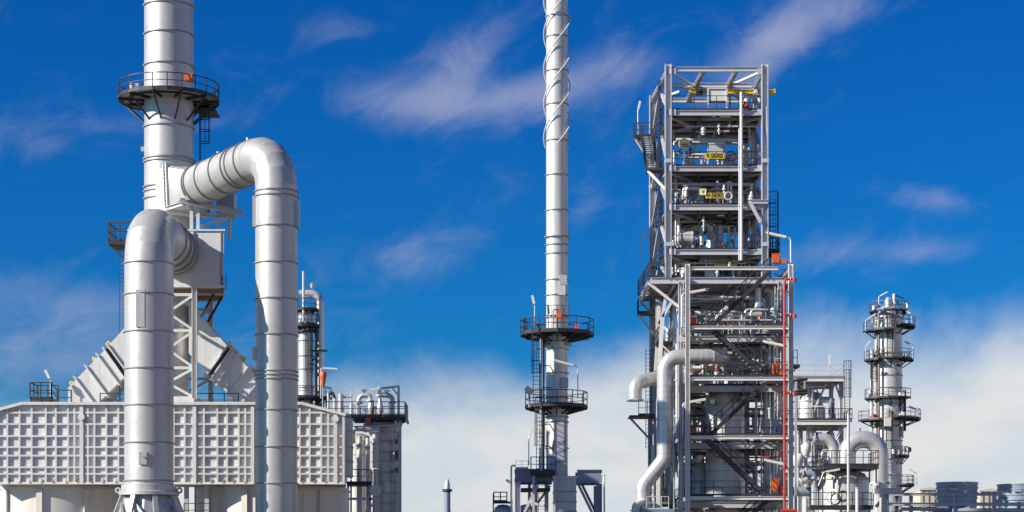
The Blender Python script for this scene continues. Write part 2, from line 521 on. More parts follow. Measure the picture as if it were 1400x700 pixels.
# radiant drums below the casing
def drum(label, cx, r, fins, tops):
    cy = DW + .35 + r
    z1 = wb - .05
    t = thing('radiant_drum', label, 'furnace drum', (cx, cy, 0), 'curved drums carrying the furnace')
    k = 12
    for i in range(k):
        a0 = R(180 + i * 180 / k - 90 * 0); a1 = R(180 + (i + 1) * 180 / k)
        mb = MB()
        m = 6
        vs = []
        for q in range(m + 1):
            a = a0 + (a1 - a0) * q / m
            for zz in (0, z1):
                for rr in (r, r - .1):
                    vs.append((cx + rr * math.cos(a), cy + rr * math.sin(a), zz))
        fs = []
        for q in range(m):
            o = q * 4; p = o + 4
            fs += [(o, p, p + 2, o + 2), (o + 1, o + 3, p + 3, p + 1), (o + 2, p + 2, p + 3, o + 3), (o, o + 1, p + 1, p)]
        fs += [(0, 2, 3, 1), (m * 4, m * 4 + 1, m * 4 + 3, m * 4 + 2)]
        mb.add(vs, fs)
        part(t, 'wall_panel', mb, 'casing_low', 30)
    part(t, 'back_wall', MB().lathe(cx, cy + .4, [(r - .3, 0), (r - .3, z1 - .1)], 48, cap=True), 'casing_low')
    part(t, 'top_flange', MB().ring(cx, cy, z1 - .22, r - .05, r + .10, .10, 72), 'casing_low')
    for px in fins:
        # stiffener fins stand radially off the shell
        xx = X(px, DW)
        s_ = max(-1, min(1, (xx - cx) / r)); a = -math.pi / 2 + math.asin(s_)
        d = V((math.cos(a), math.sin(a), 0)); p = V((cx, cy, 0)) + d * (r - .03)
        part(t, 'fin', MB().bar(p + d * .12 + V((0, 0, .0)), p + d * .12 + V((0, 0, z1 - .3)), .42, .28, d), 'casing_low')
    return t
drum('pale curved furnace drum below the casing end with the lamp', X(84, DW + 5.5), 5.5, [3, 53, 113], 0)
drum('pale curved furnace drum below casing, behind the shaded tall duct', X(372, DW + 5.5), 5.6, [281, 334, 405, 434], 0)
# stub columns between the drums
for i, (x, lab) in enumerate(((255, 'grey steel column under furnace edge beside the splayed duct skirt'), (283, 'grey steel column under furnace edge against the curved drum'))):
    solo('support_column', MB().ibeam((X(x, 134.6), 134.6, 0), (X(x, 134.6), 134.6, wb - .08), .3, .3, (0, 1, 0)), 'galvanised', lab, 'column', 'columns under the furnace', 30)
r_ = thing('ground_railing', 'low dark railing beside the splayed skirt of the duct', 'railing', (X(268, 133), 133, 0))
part(r_, 'deck', MB().box2((X(253, 133), 132.6, Z(708, 133) - .1), (X(289, 133), 133.4, Z(708, 133))), 'grating')
part(r_, 'railing', rail_mb([(X(253, 133), 132.6, Z(708, 133)), (X(289, 133), 132.6, Z(708, 133))], 1.0), 'dark_steel')
part(r_, 'post', MB().bar((X(257, 133), 133, 0), (X(257, 133), 133, Z(708, 133) - .1), .15), 'galvanised')
part(r_, 'post', MB().bar((X(285, 133), 133, 0), (X(285, 133), 133, Z(708, 133) - .1), .15), 'galvanised')

# roof walkway railings and stair landing
zr = wt + .02
t = thing('roof_walkway', 'dark railed landing with short stair on the furnace roof', 'walkway', (X(68, 137), 137, zr))
A, B = X(45, 137), X(74, 137)
part(t, 'deck', MB().box2((A, 136.2, zr + .45), (B, 138.4, zr + .55)), 'dark_steel')
part(t, 'railing', rail_mb([(A, 138.4, zr + .55), (A, 136.2, zr + .55), (B, 136.2, zr + .55)], 1.15, False, 1.0, .075), 'dark_steel')
part(t, 'railing', rail_mb([(A, 138.3, zr + .55), (B, 138.3, zr + .55)], 1.15, False, 1.0, .075), 'dark_steel')
part(t, 'handrail', rail_mb([(B, 136.2, zr + .55), (X(82, 137), 136.2, zr + .05), (X(101, 137), 136.2, zr + .05)], 1.1, False, .8, .075), 'dark_steel')
for k, xx in enumerate((46, 60, 73)):
    part(t, 'support', MB().bar((X(xx, 137), 136.4, zr - .2), (X(xx, 137), 136.4, zr + .45), .1), 'dark_steel')
for nm, x0, x1, lab in ((0, 137, 192, 'dark roof railing under the pale inclined duct'), (1, 268, 326, 'dark roof railing between lattice frame and shaded inclined duct')):
    t = thing('roof_railing', lab, 'railing', (X((x0 + x1) / 2, 137), 137, zr))
    part(t, 'railing', rail_mb([(X(x0, 137), 137, zr), (X(x1, 137), 137, zr)], 1.0, False, 1.2, .06), 'dark_steel')
lamp('white floodlight lamp leaning above the railed furnace roof landing', P(69.5, 552, 137.5), P(69, 520, 137.5), P(62, 506, 137.5) , .04)

# ---- the stack
SX, SY, SR = X(231, 140), 140.0, 33.3 * 140 / F
t = thing('exhaust_stack', 'thick silver exhaust stack with round railed platform', 'chimney', (SX, SY, Z(314, 140)))
zf = lambda y: Z(y, SY - SR)
rings = [-90, -46, 0, 40, 83, 126, 168, 212, 216.5, 251, 257, 267]
zs = sorted([Z(330, 140)] + [zf(y) for y in rings] + [zf(-130)])
for a, b in zip(zs[:-1], zs[1:]):
    part(t, 'shell_course', MB().lathe(SX, SY, [(SR, a), (SR, b)], 64), 'aluminium', 30)
for y in rings:
    part(t, 'flange_ring', MB().ring(SX, SY, zf(y), SR - .04, SR + .11, .085, 64), 'ring_steel', 40)
part(t, 'inner_lining', MB().lathe(SX, SY, [(SR - .12, zs[-1] - 3), (SR - .12, zs[-1] + .01), (SR - .01, zs[-1] + .01)], 48), 'ring_steel')
dz = Z(136.7, 140)
ring_deck(t, SX, SY, dz, SR - .02, 3.66, 0, 360, 22, 1.75, 11, deckm='deck_plate')
part(t, 'lower_landing', MB().box2((SX + 2.0, SY + .3, dz - .75), (SX + 3.4, SY + 2.4, dz - .62)), 'dark_steel')
part(t, 'ladder', ladder_mb((SX + 2.15, SY + .9, Z(232, 140)), (SX + 2.15, SY + .9, dz - .7), (1, 0, 0), .5), 'dark_steel')
for y in (150, 205):
    part(t, 'lifting_lug', MB().box((SX - SR - .06, SY - .3, Z(y, 140)), (.3, .12, .35)), 'aluminium')
def crate(name, label, cat, c, size, m, extra=None, group=None):
    """small cabinet with a lid rim and feet"""
    c = V(c)
    t = thing(name, label, cat, (c.x, c.y, c.z - size[2] / 2), group)
    part(t, 'housing', MB().box(c, size), m)
    part(t, 'cover', MB().box((c.x, c.y, c.z + size[2] / 2 + .025), (size[0] + .06, size[1] + .06, .05)), m)
    part(t, 'door', MB().box((c.x, c.y - size[1] / 2 - .012, c.z), (size[0] * .8, .03, size[2] * .8)), m)
    return t
crate('warning_lamp_box', 'orange box on the round platform of the thick stack', 'beacon', P(258.5, 106.5, 137.2), (.62, .45, .5), 'orange_paint')
crate('junction_box', 'small white box on the round platform of the thick stack', 'box', (SX - 2.1, SY - 2.4, dz + .28), (.7, .4, .45), 'lamp_white')

# ---- collector box below the stack and lattice frame
CB = 136.0
bx0, bx1, bz0, bz1 = -27.4, X(306, CB), Z(391, CB), Z(316, CB)
t = thing('collector_box', 'square grey flue box under the thick stack', 'flue box', ((bx0 + bx1) / 2, 139.5, bz0))
plan = lambda e, z: [(bx0 - e, CB - e, z), (bx1 + e, CB - e, z), (bx1 - 1.25 + e, 143 + e, z), (bx0 + 1.0 - e, 143 + e, z)]
part(t, 'box_body', MB().prism(plan(0, bz0), (0, 0, bz1 - bz0)), 'casing', 20)
part(t, 'rim', MB().prism(plan(.1, bz1), (0, 0, .12)), 'casing', 20)
part(t, 'rim', MB().prism(plan(.1, bz0 - .1), (0, 0, .16)), 'casing', 20)
part(t, 'corner_angle', MB().bar((bx1 - .2, CB - .03, bz0 + .06), (bx1 - .2, CB - .03, bz1), .08, .05, (0, 1, 0)), 'ring_steel')
part(t, 'flange_plate', MB().box2((-26.4, CB - .14, Z(372, CB) - .1), (-22.75, CB, bz1 - .05)), 'casing')
part(t, 'underside_beam', MB().box2((bx0, CB + .5, bz0 - .42), (bx1 - .1, CB + .9, bz0 - .1)), 'rust_steel')
part(t, 'underside_beam', MB().box2((bx0, CB + 4.0, bz0 - .42), (bx1 - .9, CB + 4.4, bz0 - .1)), 'rust_steel')
part(t, 'ladder', ladder_mb((bx1 + .02, CB - .06, Z(397, CB)), (bx1 + .02, CB - .06, Z(376, CB)), (0, -1, 0), .3, False), 'dark_steel')
for y0, y1, d in ((383, 430, 1.0), (383, 430, 4.0)):
    part(t, 'knee_brace', MB().bar((bx1 - .7, CB + d, bz0 - .12), (X(272, CB), CB + d, Z(430, CB)), .16), 'dark_steel')

LF = 135.6
t = thing('lattice_frame', 'pale braced steel frame standing between the two tall ducts', 'frame', (X(231, 139), 139, wt))
lx = (X(193, LF), X(266, LF)); ly = (LF, 143.0)
zb, ztp = wt + .02, bz0 - .45
for xx in lx:
    for yy in ly:
        part(t, 'post', MB().ibeam((xx, yy, zb), (xx, yy, ztp + .35), .36, .36, (1, 0, 0)), 'galvanised_light', 30)
lev = [544, 503, 452, 403]
for yy in ly:
    for y in lev:
        z_ = Z(y, LF)
        part(t, 'beam', MB().bar((lx[0] + .19, yy, z_), (lx[1] - .19, yy, z_), .18, .2), 'galvanised_light', 30)
    for i, (y0, y1) in enumerate(zip(lev[:-1], lev[1:])):
        za, zc = Z(y0, LF), Z(y1, LF)
        mx_ = (lx[0] + lx[1]) / 2
        for xx in lx:
            s_ = -.2 if xx > mx_ else .2
            brc(t, (xx + s_, yy - .02, za + .12), (mx_, yy - .02, (za + zc) / 2), .17, 'galvanised_light')
            brc(t, (xx + s_, yy - .02, zc - .12), (mx_, yy - .02, (za + zc) / 2), .17, 'galvanised_light')
        part(t, 'gusset_plate', MB().box((mx_, yy - .12, (za + zc) / 2), (.7, .03, .6)), 'galvanised_light')
for xx in lx:
    for y in lev[:-1]:
        part(t, 'beam', MB().bar((xx, ly[0] + .19, Z(y, LF)), (xx, ly[1] - .19, Z(y, LF)), .18, .2), 'galvanised_light', 30)
part(t, 'plinth', MB().box2((lx[0] - .3, LF - .5, wt - .12), (lx[1] + .05, LF + .5, wt + .5)), 'casing')
t = thing('flue_riser', 'round silver flue riser inside the braced frame', 'duct', (SX, SY, wt))
for a, b in ((14.0, 17.0), (17.0, 20.0), (20.0, bz0)):
    part(t, 'shell_course', MB().lathe(SX, SY, [(1.5, a), (1.5, b - .01)], 40), 'aluminium', 30)
for a in (17.0, 20.0):
    part(t, 'flange_ring', MB().ring(SX, SY, a, 1.46, 1.58, .08, 40), 'ring_steel')

# ---- inclined flue ducts, one each side
def inclined(label, mir, cl):
    q = (lambda x, y: P(459 - x, y, 138.4)) if mir else (lambda x, y: P(x, y, 138.4))
    t = thing('inclined_duct', label, 'duct', V((q(347, 556).x, 140, wt)), 'inclined ducts from the flue riser to the furnace roof')
    dv = (0, 3.2, 0)
    part(t, 'duct_section', MB().prism([q(258, 414), q(312, 474), q(285, 511), q(258, 483)], dv), 'casing', 20)
    part(t, 'duct_section', MB().prism([q(317, 479.5), q(366, 530), q(366, 556.5), q(330, 556.5), q(290, 516.5)], dv), 'casing', 20)
    part(t, 'expansion_joint', MB().prism([q(312.5, 475.5), q(315.5, 478.5), q(290, 514.5), q(287, 511.5)], dv), 'dark_steel', 20)
    off = V((0, -.2, 0)); dv2 = (0, 3.6, 0)
    for xa, ya, xb, yb in ((311.6, 472.6, 284.4, 510.2), (316.6, 477.6, 289.4, 516.2), (325.5, 486, 297.5, 524), (341, 502, 313, 540), (356, 517.5, 328, 555)):
        ex = 1.2
        p0, p1 = q(xa, ya), q(xb, yb)
        d = (p1 - p0).normalized()
        p0 -= d * .2; p1 += d * .2
        n_ = V((d.z, 0, -d.x)) * .05
        part(t, 'stiffener_flange', MB().prism([p0 - n_ + off, p0 + n_ + off, p1 + n_ + off, p1 - n_ + off], dv2), 'casing', 20)
    for xa, ya in ((287, 446), (312, 470.5), (332, 492), (363, 525)):
        c = q(xa, ya) + V((0, .4, .12))
        part(t, 'lifting_lug', MB().torus(c, (0, 1, 0), .10, .06, 14, 6).bar(c - V((0, 0, .4)), c - V((0, 0, .1)), .1), 'yellow_paint')
    return t
inclined('pale flanged duct sloping to furnace roof beside railed landing', True, 0)
inclined('flanged duct sloping to furnace roof behind the shaded tall duct', False, 0)

# small side platform and caged ladder left of the collector box
t = thing('side_platform', 'small dark railed platform with long ladder beside the collector box', 'platform', (X(163, 140), 140, wt))
pz = Z(334, 140)
part(t, 'deck', MB().box2((X(153.5, 140), 138.6, pz - .25), (bx0 - .13, 141.2, pz)), 'dark_steel')
part(t, 'railing', rail_mb([(bx0 - .3, 138.6, pz), (X(153.5, 140), 138.6, pz), (X(153.5, 140), 141.2, pz), (bx0 - .3, 141.2, pz)], 1.35, False, .9, .08), 'dark_steel')
part(t, 'knee_brace', MB().bar((X(155, 140), 139, pz - .25), (bx0, 139, pz - 2.2), .16), 'dark_steel')
part(t, 'ladder', ladder_mb((X(169, 140), 139.4, wt + .1), (X(169, 140), 139.4, pz), (-.3, -.9, 0), .42, False, .04), 'dark_steel')

# ---- the two tall ducts
D1, X1, R1 = 126.0, X(203.8, 126), 33.2 * 126 / F
zf1 = lambda y: Z(y, D1 - R1)
t = thing('tall_duct', 'tall pale duct bending back into the flue box, on splayed skirt', 'duct', (X1, D1, 0), 'tall round flue ducts before the furnace')
z0 = 25.0; BR = 2.5
r1 = [356, 399, 450.6, 501.6, 552, 603.6, 656]
zs = sorted([zf1(668), z0 - BR] + [zf1(y) for y in r1])
for a, b in zip(zs[:-1], zs[1:]):
    part(t, 'shell_course', MB().lathe(X1, D1, [(R1, a), (R1, b)], 64), 'aluminium', 30)
for y in r1:
    part(t, 'flange_ring', MB().ring(X1, D1, zf1(y), R1 - .04, R1 + .09, .075, 64), 'ring_steel', 40)
elb = []
for k in range(6):
    a = k / 5 * math.pi / 2
    elb.append(V((X1, D1 + BR - BR * math.cos(a), z0 - BR + BR * math.sin(a))))
# mitred elbow: five gores
part(t, 'mitred_elbow', MB().path([elb[0] - V((0, 0, .01))] + elb[:] + [elb[-1] + V((0, .01, 0))], R1, 56, False), 'aluminium', 12)
hs_ = [D1 + BR, 131.0, 132.6, 134.2, CB - .14]
for a, b in zip(hs_[:-1], hs_[1:]):
    part(t, 'shell_course', MB().tube((X1, a, z0), (X1, b, z0), R1, 56, caps=False), 'aluminium', 30)
for a in (131.0, 132.6, 133.0, 134.2, 134.6, 135.6):
    part(t, 'flange_ring', MB().tube((X1, a - .06, z0), (X1, a + .06, z0), R1 + .1, 56), 'ring_steel', 40)
part(t, 'access_plate', MB().box2((X1 - .55, D1 - R1 - .03, Z(447, 124.4)), (X1 + .02, D1 - R1 + .35, Z(396, 124.4))), 'aluminium')
hp = part(t, 'hatch', MB().box2((X1 - .34, D1 - R1 - .10, Z(635, 124.4)), (X1 + .16, D1 - R1 + .25, Z(618, 124.4))), 'aluminium')
part(hp, 'handle', MB().bar((X1 - .05, D1 - R1 - .16, Z(624, 124.4)), (X1 + .22, D1 - R1 - .16, Z(631, 124.4)), .07), 'ring_steel')
zc = zf1(668)
part(t, 'base_collar', MB().lathe(X1, D1, [(R1, zc + .35), (R1 + .2, zc + .3), (R1 + .2, zc - .1), (R1 + .36, zc - .16), (R1 + .36, zc - .38), (R1 + .1, zc - .38)], 64), 'aluminium', 25)
part(t, 'base_skirt', MB().lathe(X1, D1, [(R1 + 1.9, 0), (R1 - .1, zc - .2)], 12), 'aluminium', 15)
for k in range(8):
    a = R(45 * k + 22.5)
    d = V((math.cos(a), math.sin(a), 0)); c = V((X1, D1, 0))
    part(t, 'splayed_leg', MB().bar(c + d * (R1 + .15) + V((0, 0, zc - .4)), c + d * (R1 + 2.9), .30, .26, d), 'aluminium')
    if True:
        a2 = R(45 * (k + 1) + 22.5); d2 = V((math.cos(a2), math.sin(a2), 0))
        part(t, 'cross_brace', MB().bar(c + d * (R1 + .2) + V((0, 0, zc - .8)), c + d2 * (R1 + 1.35) + V((0, 0, zc - 3.2)), .2, .16, d), 'aluminium')
for s_ in (-1, 1):
    part(t, 'lifting_lug', MB().torus((X1 + s_ * (R1 + .42), D1 - .1, zc - .05), (0, 1, 0), .15, .07, 16, 6), 'aluminium')

# shaded duct: from the stack out and down
dd = V((.643, -.766, 0)).normalized()
S0 = V((SX, SY, 29.6))
def sd(tt): return S0 + dd * tt + V((0, 0, .075 * tt))
R2 = 28.6 * 129 / F
hd = (sd(1) - sd(0)).normalized()
t = thing('tall_duct', 'tall duct curving down from the thick stack, partly shaded', 'duct', (sd(14.43).x, sd(14.43).y, 0), 'tall round flue ducts before the furnace')
perp = V((hd.y, -hd.x, 0)).normalized(); upv = perp.cross(hd).normalized()
if upv.z < 0: upv = -upv
def rect(c, w_, h_): return [c + perp * sx * w_ + upv * sz * h_ for sx, sz in ((-1, -1), (1, -1), (1, 1), (-1, 1))]
def loft(rings_, n):
    mb = MB(); mb.v = [tuple(p) for r_ in rings_ for p in r_]
    for i in range(len(rings_) - 1):
        mb.f += [(i * n + j, i * n + (j + 1) % n, (i + 1) * n + (j + 1) % n, (i + 1) * n + j) for j in range(n)]
    mb.f += [tuple(range(n - 1, -1, -1)), tuple(range((len(rings_) - 1) * n, len(rings_) * n))]
    return mb
HW = 1.62
part(t, 'square_neck', loft([rect(sd(.3), HW, HW), rect(sd(2.25), HW, HW)], 4), 'casing', 20)
for k, (a, e) in enumerate(((2.25, .16), (2.62, .16))):
    part(t, 'square_flange', loft([rect(sd(a), HW + e, HW + e), rect(sd(a + .14), HW + e, HW + e)], 4), 'galvanised_light', 20)
part(t, 'bellows', loft([rect(sd(2.4), HW - .02, HW - .02), rect(sd(2.61), HW - .02, HW - .02)], 4), 'dark_steel', 20)
for k in range(13):
    for sgn in (1, -1):
        c = sd(2.5) + perp * sgn * (HW + .06) + upv * (-HW + HW * 2 * k / 12)
        part(t, 'bolt', MB().bar(c - hd * .24, c + hd * .24, .08), 'ring_steel')
n = 48
circ = [perp * math.cos(2 * math.pi * (j + .5) / n - 3 * math.pi / 4) * R2 + upv * math.sin(2 * math.pi * (j + .5) / n - 3 * math.pi / 4) * R2 for j in range(n)]
sq = []
for j in range(n):
    a = 2 * math.pi * (j + .5) / n - 3 * math.pi / 4
    c_, s_ = math.cos(a), math.sin(a); k = HW / max(abs(c_), abs(s_))
    sq.append(perp * c_ * k + upv * s_ * k)
part(t, 'transition', loft([[sd(2.76) + p for p in sq], [sd(4.2) + p for p in circ]], n), 'aluminium', 25)
B2 = 2.3
L2 = 14.43
hcs = [4.2, 6.0, 7.9, 9.5, 10.4, L2 - B2]
for a, b in zip(hcs[:-1], hcs[1:]):
    part(t, 'shell_course', MB().tube(sd(a), sd(b), R2, 56, caps=False), 'aluminium', 30)
for a in (4.25, 4.5, 6.0, 7.9, 9.5, 10.0, 11.2):
    part(t, 'flange_ring', MB().tube(sd(a) - hd * .05, sd(a) + hd * .05, R2 + .09, 56), 'ring_steel', 40)
corner = sd(L2)
VX, VY = corner.x, corner.y
ep = fillet([sd(L2 - B2 * 2.3), corner, V((VX, VY, corner.z - B2 * 2.3))], B2, 5)
part(t, 'mitred_elbow', MB().path([ep[1] - hd * .02] + ep[1:-1] + [ep[-2] - V((0, 0, .02))], R2, 56, False), 'aluminium', 12)
zf2 = lambda y: Z(y, VY - R2)
r2 = [257, 264, 306, 356, 406, 455.5, 505.5, 511, 516.5, 559, 610, 660, 712]
zs = sorted([0, ep[-2].z] + [zf2(y) for y in r2])
for a, b in zip(zs[:-1], zs[1:]):
    part(t, 'shell_course', MB().lathe(VX, VY, [(R2, a), (R2, b)], 64), 'aluminium', 30)
for y in r2:
    part(t, 'flange_ring', MB().ring(VX, VY, zf2(y), R2 - .04, R2 + .09, .075, 64), 'ring_steel', 40)
for sx, y0, y1 in ((-1, 264, 306), (1, 270, 306), (-1, 472, 490)):
    part(t, 'side_pad', MB().box2((VX + sx * (R2 - .1), VY - .5, zf2(y1)), (VX + sx * (R2 + .14), VY + .5, zf2(y0))), 'aluminium')
for tt in (6.9, 10.8):
    p = sd(tt) + V((0, 0, R2))
    part(t, 'vent_plug', MB().tube(p, p + V((0, 0, .35)), .11, 10), 'bright_pipe')

# bracket frame carrying the shaded duct neck
t = thing('duct_bracket', 'grey steel bracket frame under the square neck of the duct', 'bracket', (X(262, 137), 137, bz1))
q = lambda x, y, d: P(x, y, d)
for a, b, w_ in ((q(226, 286, 136.8), q(252, 278, 136.2), .3), (q(246, 274, 136), q(331, 291, 137), .36), (q(238, 290, 138), q(322, 297, 139), .26),
                 (q(322, 294, 137.4), q(268, 312, 137), .2), (q(331, 293, 137), q(331, 293, 139.4), .3), (q(250, 276, 136.1), q(256, 290, 139.5), .3), (q(290, 284, 136.5), q(290, 288, 139.5), .26)):
    part(t, 'beam', MB().ibeam(a, b, w_ * .8, w_), 'galvanised', 30)
for x in (262, 271):
    part(t, 'post', MB().ibeam(P(x, 277, 136.5), V((X(x, 136.5), 136.5, bz1 + .13)), .24, .24, (0, 1, 0)), 'galvanised', 30)
part(t, 'saddle', MB().prism([P(252, 257, 135.9), P(258, 257, 135.9), P(262, 272, 135.9), P(253, 274, 135.9)], (0, .3, 0)), 'galvanised')
t = thing('ribbed_cabinet', 'grey ribbed cabinet behind the curved duct on the bracket frame', 'cabinet', P(308, 291, 140.3))
a, b = P(296, 291, 139.6), P(320, 264, 139.6)
part(t, 'housing', MB().box2((a.x, 139.6, a.z), (b.x, 141, b.z)), 'galvanised')
for k in range(7):
    xx = a.x + (b.x - a.x) * (k + .5) / 7
    part(t, 'rib', MB().box2((xx - .03, 139.54, a.z + .05), (xx + .03, 139.6, b.z - .05)), 'galvanised')
part(t, 'support', MB().box2((a.x, 139.8, bz1 + .13), (a.x + .2, 140.2, a.z)), 'galvanised')
part(t, 'support', MB().box2((b.x - .5, 139.8, bz1 + .13), (b.x - .3, 140.2, a.z)), 'galvanised')

# ================================================================== slender column behind the shaded duct
DC = 200.0
cx, rr = X(418, DC), 10.5 * DC / F
t = thing('process_column', 'slender silver column with a goose-neck pipe behind the furnace', 'column', (cx, DC, 0))
zs = [0] + [Z(y, DC) for y in (640, 600, 560, 530, 505, 487, 466, 450, 430)]
for a, b in zip(zs[:-1], zs[1:]):
    part(t, 'shell_course', MB().lathe(cx, DC, [(rr, a), (rr, b)], 32), 'bright_pipe', 30)
    part(t, 'flange_ring', MB().ring(cx, DC, b, rr - .03, rr + .1, .1, 32), 'ring_steel', 40)
part(t, 'head', MB().lathe(cx, DC, [(rr, Z(430, DC)), (rr * .85, Z(424, DC)), (rr * .4, Z(420, DC)), (.01, Z(419, DC))], 28), 'bright_pipe')
ring_deck(t, cx, DC, Z(446, DC), rr, rr + .75, 200, 360, 8, .6, 4, rail=True)
ring_deck(t, cx, DC, Z(424, DC), rr - .2, rr + .55, 180, 360, 6, .6, 3, rail=True)
ring_deck(t, cx, DC, Z(545, DC), rr, rr + 1.9, 190, 360, 10, 1.2, 6)
ring_deck(t, cx, DC, Z(562, DC), rr, rr + 1.6, 190, 360, 10, 1.2, 5)
for a in (215, 250, 290, 330):
    c = V((cx + (rr + .25) * math.cos(R(a)), DC + (rr + .25) * math.sin(R(a)), Z(449, DC)))
    part(t, 'manway', MB().torus(c, (math.cos(R(a)), math.sin(R(a)), 0), .42, .16, 16, 6), 'dark_steel')
part(t, 'ladder', ladder_mb((cx + rr * .6, DC - rr - .3, Z(540, DC)), (cx + rr * .6, DC - rr - .3, Z(455, DC)), (0, -1, 0), .5), 'dark_steel')
part(t, 'vent_pipe', MB().tube(P(415, 440, DC - 1.2), P(415, 371, DC - 1.2), .14, 8), 'bright_pipe')
part(t, 'vent_valve', MB().lathe(X(427, DC - 1), DC - 1, [(.0, Z(396, DC)), (.18, Z(396, DC)), (.25, Z(391, DC)), (.1, Z(389, DC)), (0, Z(389, DC))], 12), 'bright_pipe')
t = thing('goose_neck_pipe', 'grey goose-neck overhead pipe beside the slender column', 'pipe', P(437, 556, DC - .3))
part(t, 'pipe', MB().path(fillet([P(409, 401.5, DC), P(438, 401.5, DC), P(438, 560, DC)], 1.0, 8), .40, 14), 'bright_pipe')
part(t, 'pipe', MB().path(fillet([P(424, 447, DC - .6), P(432.5, 447, DC - .6), P(432.5, 560, DC - .6)], .3, 5), .15, 8), 'dark_steel')
for y, x1 in ((478, 448), (497, 430)):
    part(t, 'clamp', MB().box2(P(424, y, DC - .8), P(x1, y + 3, DC + .4)), 'dark_steel')
part(t, 'stay', MB().bar(P(426, 494, DC - .3), P(440, 481, DC - .3), .16), 'dark_steel')
t = thing('wind_sock', 'orange cone-shaped wind sock on thin pole by goose-neck pipe', 'wind sock', P(441, 556, 190))
part(t, 'pole', MB().bar(P(441, 560, 190), P(441, 529, 190), .09, .09, (0, 1, 0)), 'galvanised')
part(t, 'sock', MB().lathe(X(441.8, 190), 190, [(.03, Z(531, 190)), (.14, Z(528, 190)), (.32, Z(516, 190)), (.36, Z(511, 190)), (.24, Z(508, 190)), (0, Z(507.5, 190))], 14), 'orange_paint')
lamp('white fluorescent lamp reaching out above the orange wind sock', P(438.6, 545, 191), P(438.6, 503, 191), P(461, 504.5, 191))

# ================================================================== pipe module right of the furnace
DM = 150.0
px = lambda x, d=DM: X(x, d)
t = thing('process_vessel', 'tall banded vessel under the railed pipe deck', 'vessel', (px(526), DM + 1.4, 0))
vr = 21.5 * DM / F
vb = [700, 687, 674, 658, 645, 630, 617, 603, 590, 577]
zs = [0] + [Z(y, DM) for y in vb]
for a, b in zip(zs[:-1], zs[1:]):
    part(t, 'shell_course', MB().lathe(px(525), DM + 1.4, [(vr, a), (vr, b)], 40), 'aluminium', 30)
    part(t, 'flange_ring', MB().ring(px(525), DM + 1.4, b, vr - .02, vr + .05, .06, 40), 'ring_steel', 40)
for y in (604, 620, 626, 643):
    c = P(538, y, DM + .25)
    nz = part(t, 'nozzle', MB().tube(c, c + V((.30, -.40, 0)), .15, 12), 'galvanised')
    part(nz, 'blind_cover', MB().tube(c + V((.30, -.40, 0)), c + V((.36, -.48, 0)), .22, 14), 'rail_grey')
part(t, 'downcomer', MB().path(fillet([P(538, 600, DM - .2), P(545.5, 600, DM - .2), P(545.5, 700, DM - .2)], .3, 4), .1, 8), 'bright_pipe')
t = thing('process_vessel', 'sunlit cream vessel between furnace corner and banded vessel', 'vessel', (px(492), DM + 1.6, 0))
part(t, 'shell', MB().lathe(px(490), DM + 1.8, [(.95, 0), (.95, Z(600, DM)), (.7, Z(594, DM)), (.2, Z(591, DM))], 32), 'vessel_white', 30)
for y in (620, 640, 662):
    part(t, 'band', MB().ring(px(490), DM + 1.8, Z(y, DM), .93, .99, .07, 32), 'ring_steel')
dk = Z(571, DM)
t = thing('pipe_deck', 'dark railed deck carrying a row of upright looped pipes', 'platform', (px(510), DM, 0))
x0, x1, y0_, y1_ = px(466), px(555), DM - 1.6, DM + 2.6
for i in range(6):
    xa = x0 + (x1 - x0) * i / 6; xb = x0 + (x1 - x0) * (i + 1) / 6
    part(t, 'grating_panel', MB().box2((xa + .02, y0_ + .05, dk - .05), (xb - .02, y1_, dk)), 'grating')
part(t, 'edge_beam', MB().box2((x0, y0_ - .08, dk - .32), (x1, y0_ + .04, dk - .06)), 'dark_steel')
part(t, 'edge_beam', MB().box2((x1 - .02, y0_ - .08, dk - .32), (x1 + .1, y1_, dk - .06)), 'dark_steel')
part(t, 'joist', MB().box2((x0 + 1, y0_ + .9, dk - .36), (x1 - .1, y0_ + 1.1, dk - .06)), 'dark_steel')
part(t, 'joist', MB().box2((x0 + 1, y0_ + 2.4, dk - .36), (x1 - .1, y0_ + 2.6, dk - .06)), 'dark_steel')
part(t, 'railing', rail_mb([(px(449), y0_, dk), (x1, y0_, dk), (x1, y1_, dk), (x0, y1_, dk)], 1.1, False, 1.3, .06), 'dark_steel')
for xx in (472, 548):
    part(t, 'post', MB().ibeam((px(xx), DM - 1.0, 0), (px(xx), DM - 1.0, dk - .3), .22, .22, (0, 1, 0)), 'galvanised', 30)
part(t, 'knee_brace', MB().bar((x1 - .2, DM - 1, dk - .3), (px(545), DM - 1, dk - 1.6), .12), 'dark_steel')
t = thing('loop_pipes', 'row of silver looped vent pipes and valves on the railed deck', 'pipes', (px(500), DM + .4, dk))
def vp(x, y0, y1, r, d=0.5): part(t, 'pipe', MB().tube(P(x, y0, DM + d), P(x, y1, DM + d), r, 10), 'bright_pipe')
vp(449, 572, 537, .11); vp(458, 572, 545, .16); vp(466, 572, 538.5, .22)
part(t, 'pipe', MB().path(fillet([P(449, 540, DM + .5), P(454, 535, DM + .5), P(458.5, 546, DM + .5)], .25, 4), .11, 8), 'dark_steel')
for x, y, rr_ in ((480.5, 534, .07), ):
    vp(x, 572, 552, .17); vp(x, 552, y, .07)
part(t, 'pipe', MB().tube(P(467, 543, DM + .5), P(480, 543, DM + .5), .08, 8), 'bright_pipe')
for x in (490.5,):
    part(t, 'pipe', MB().path(fillet([P(x, 572, DM + .5), P(x, 540.5, DM + .5), P(506, 540.5, DM + .5), P(506.5, 548, DM + .5)], .55, 6), .2, 12), 'bright_pipe')
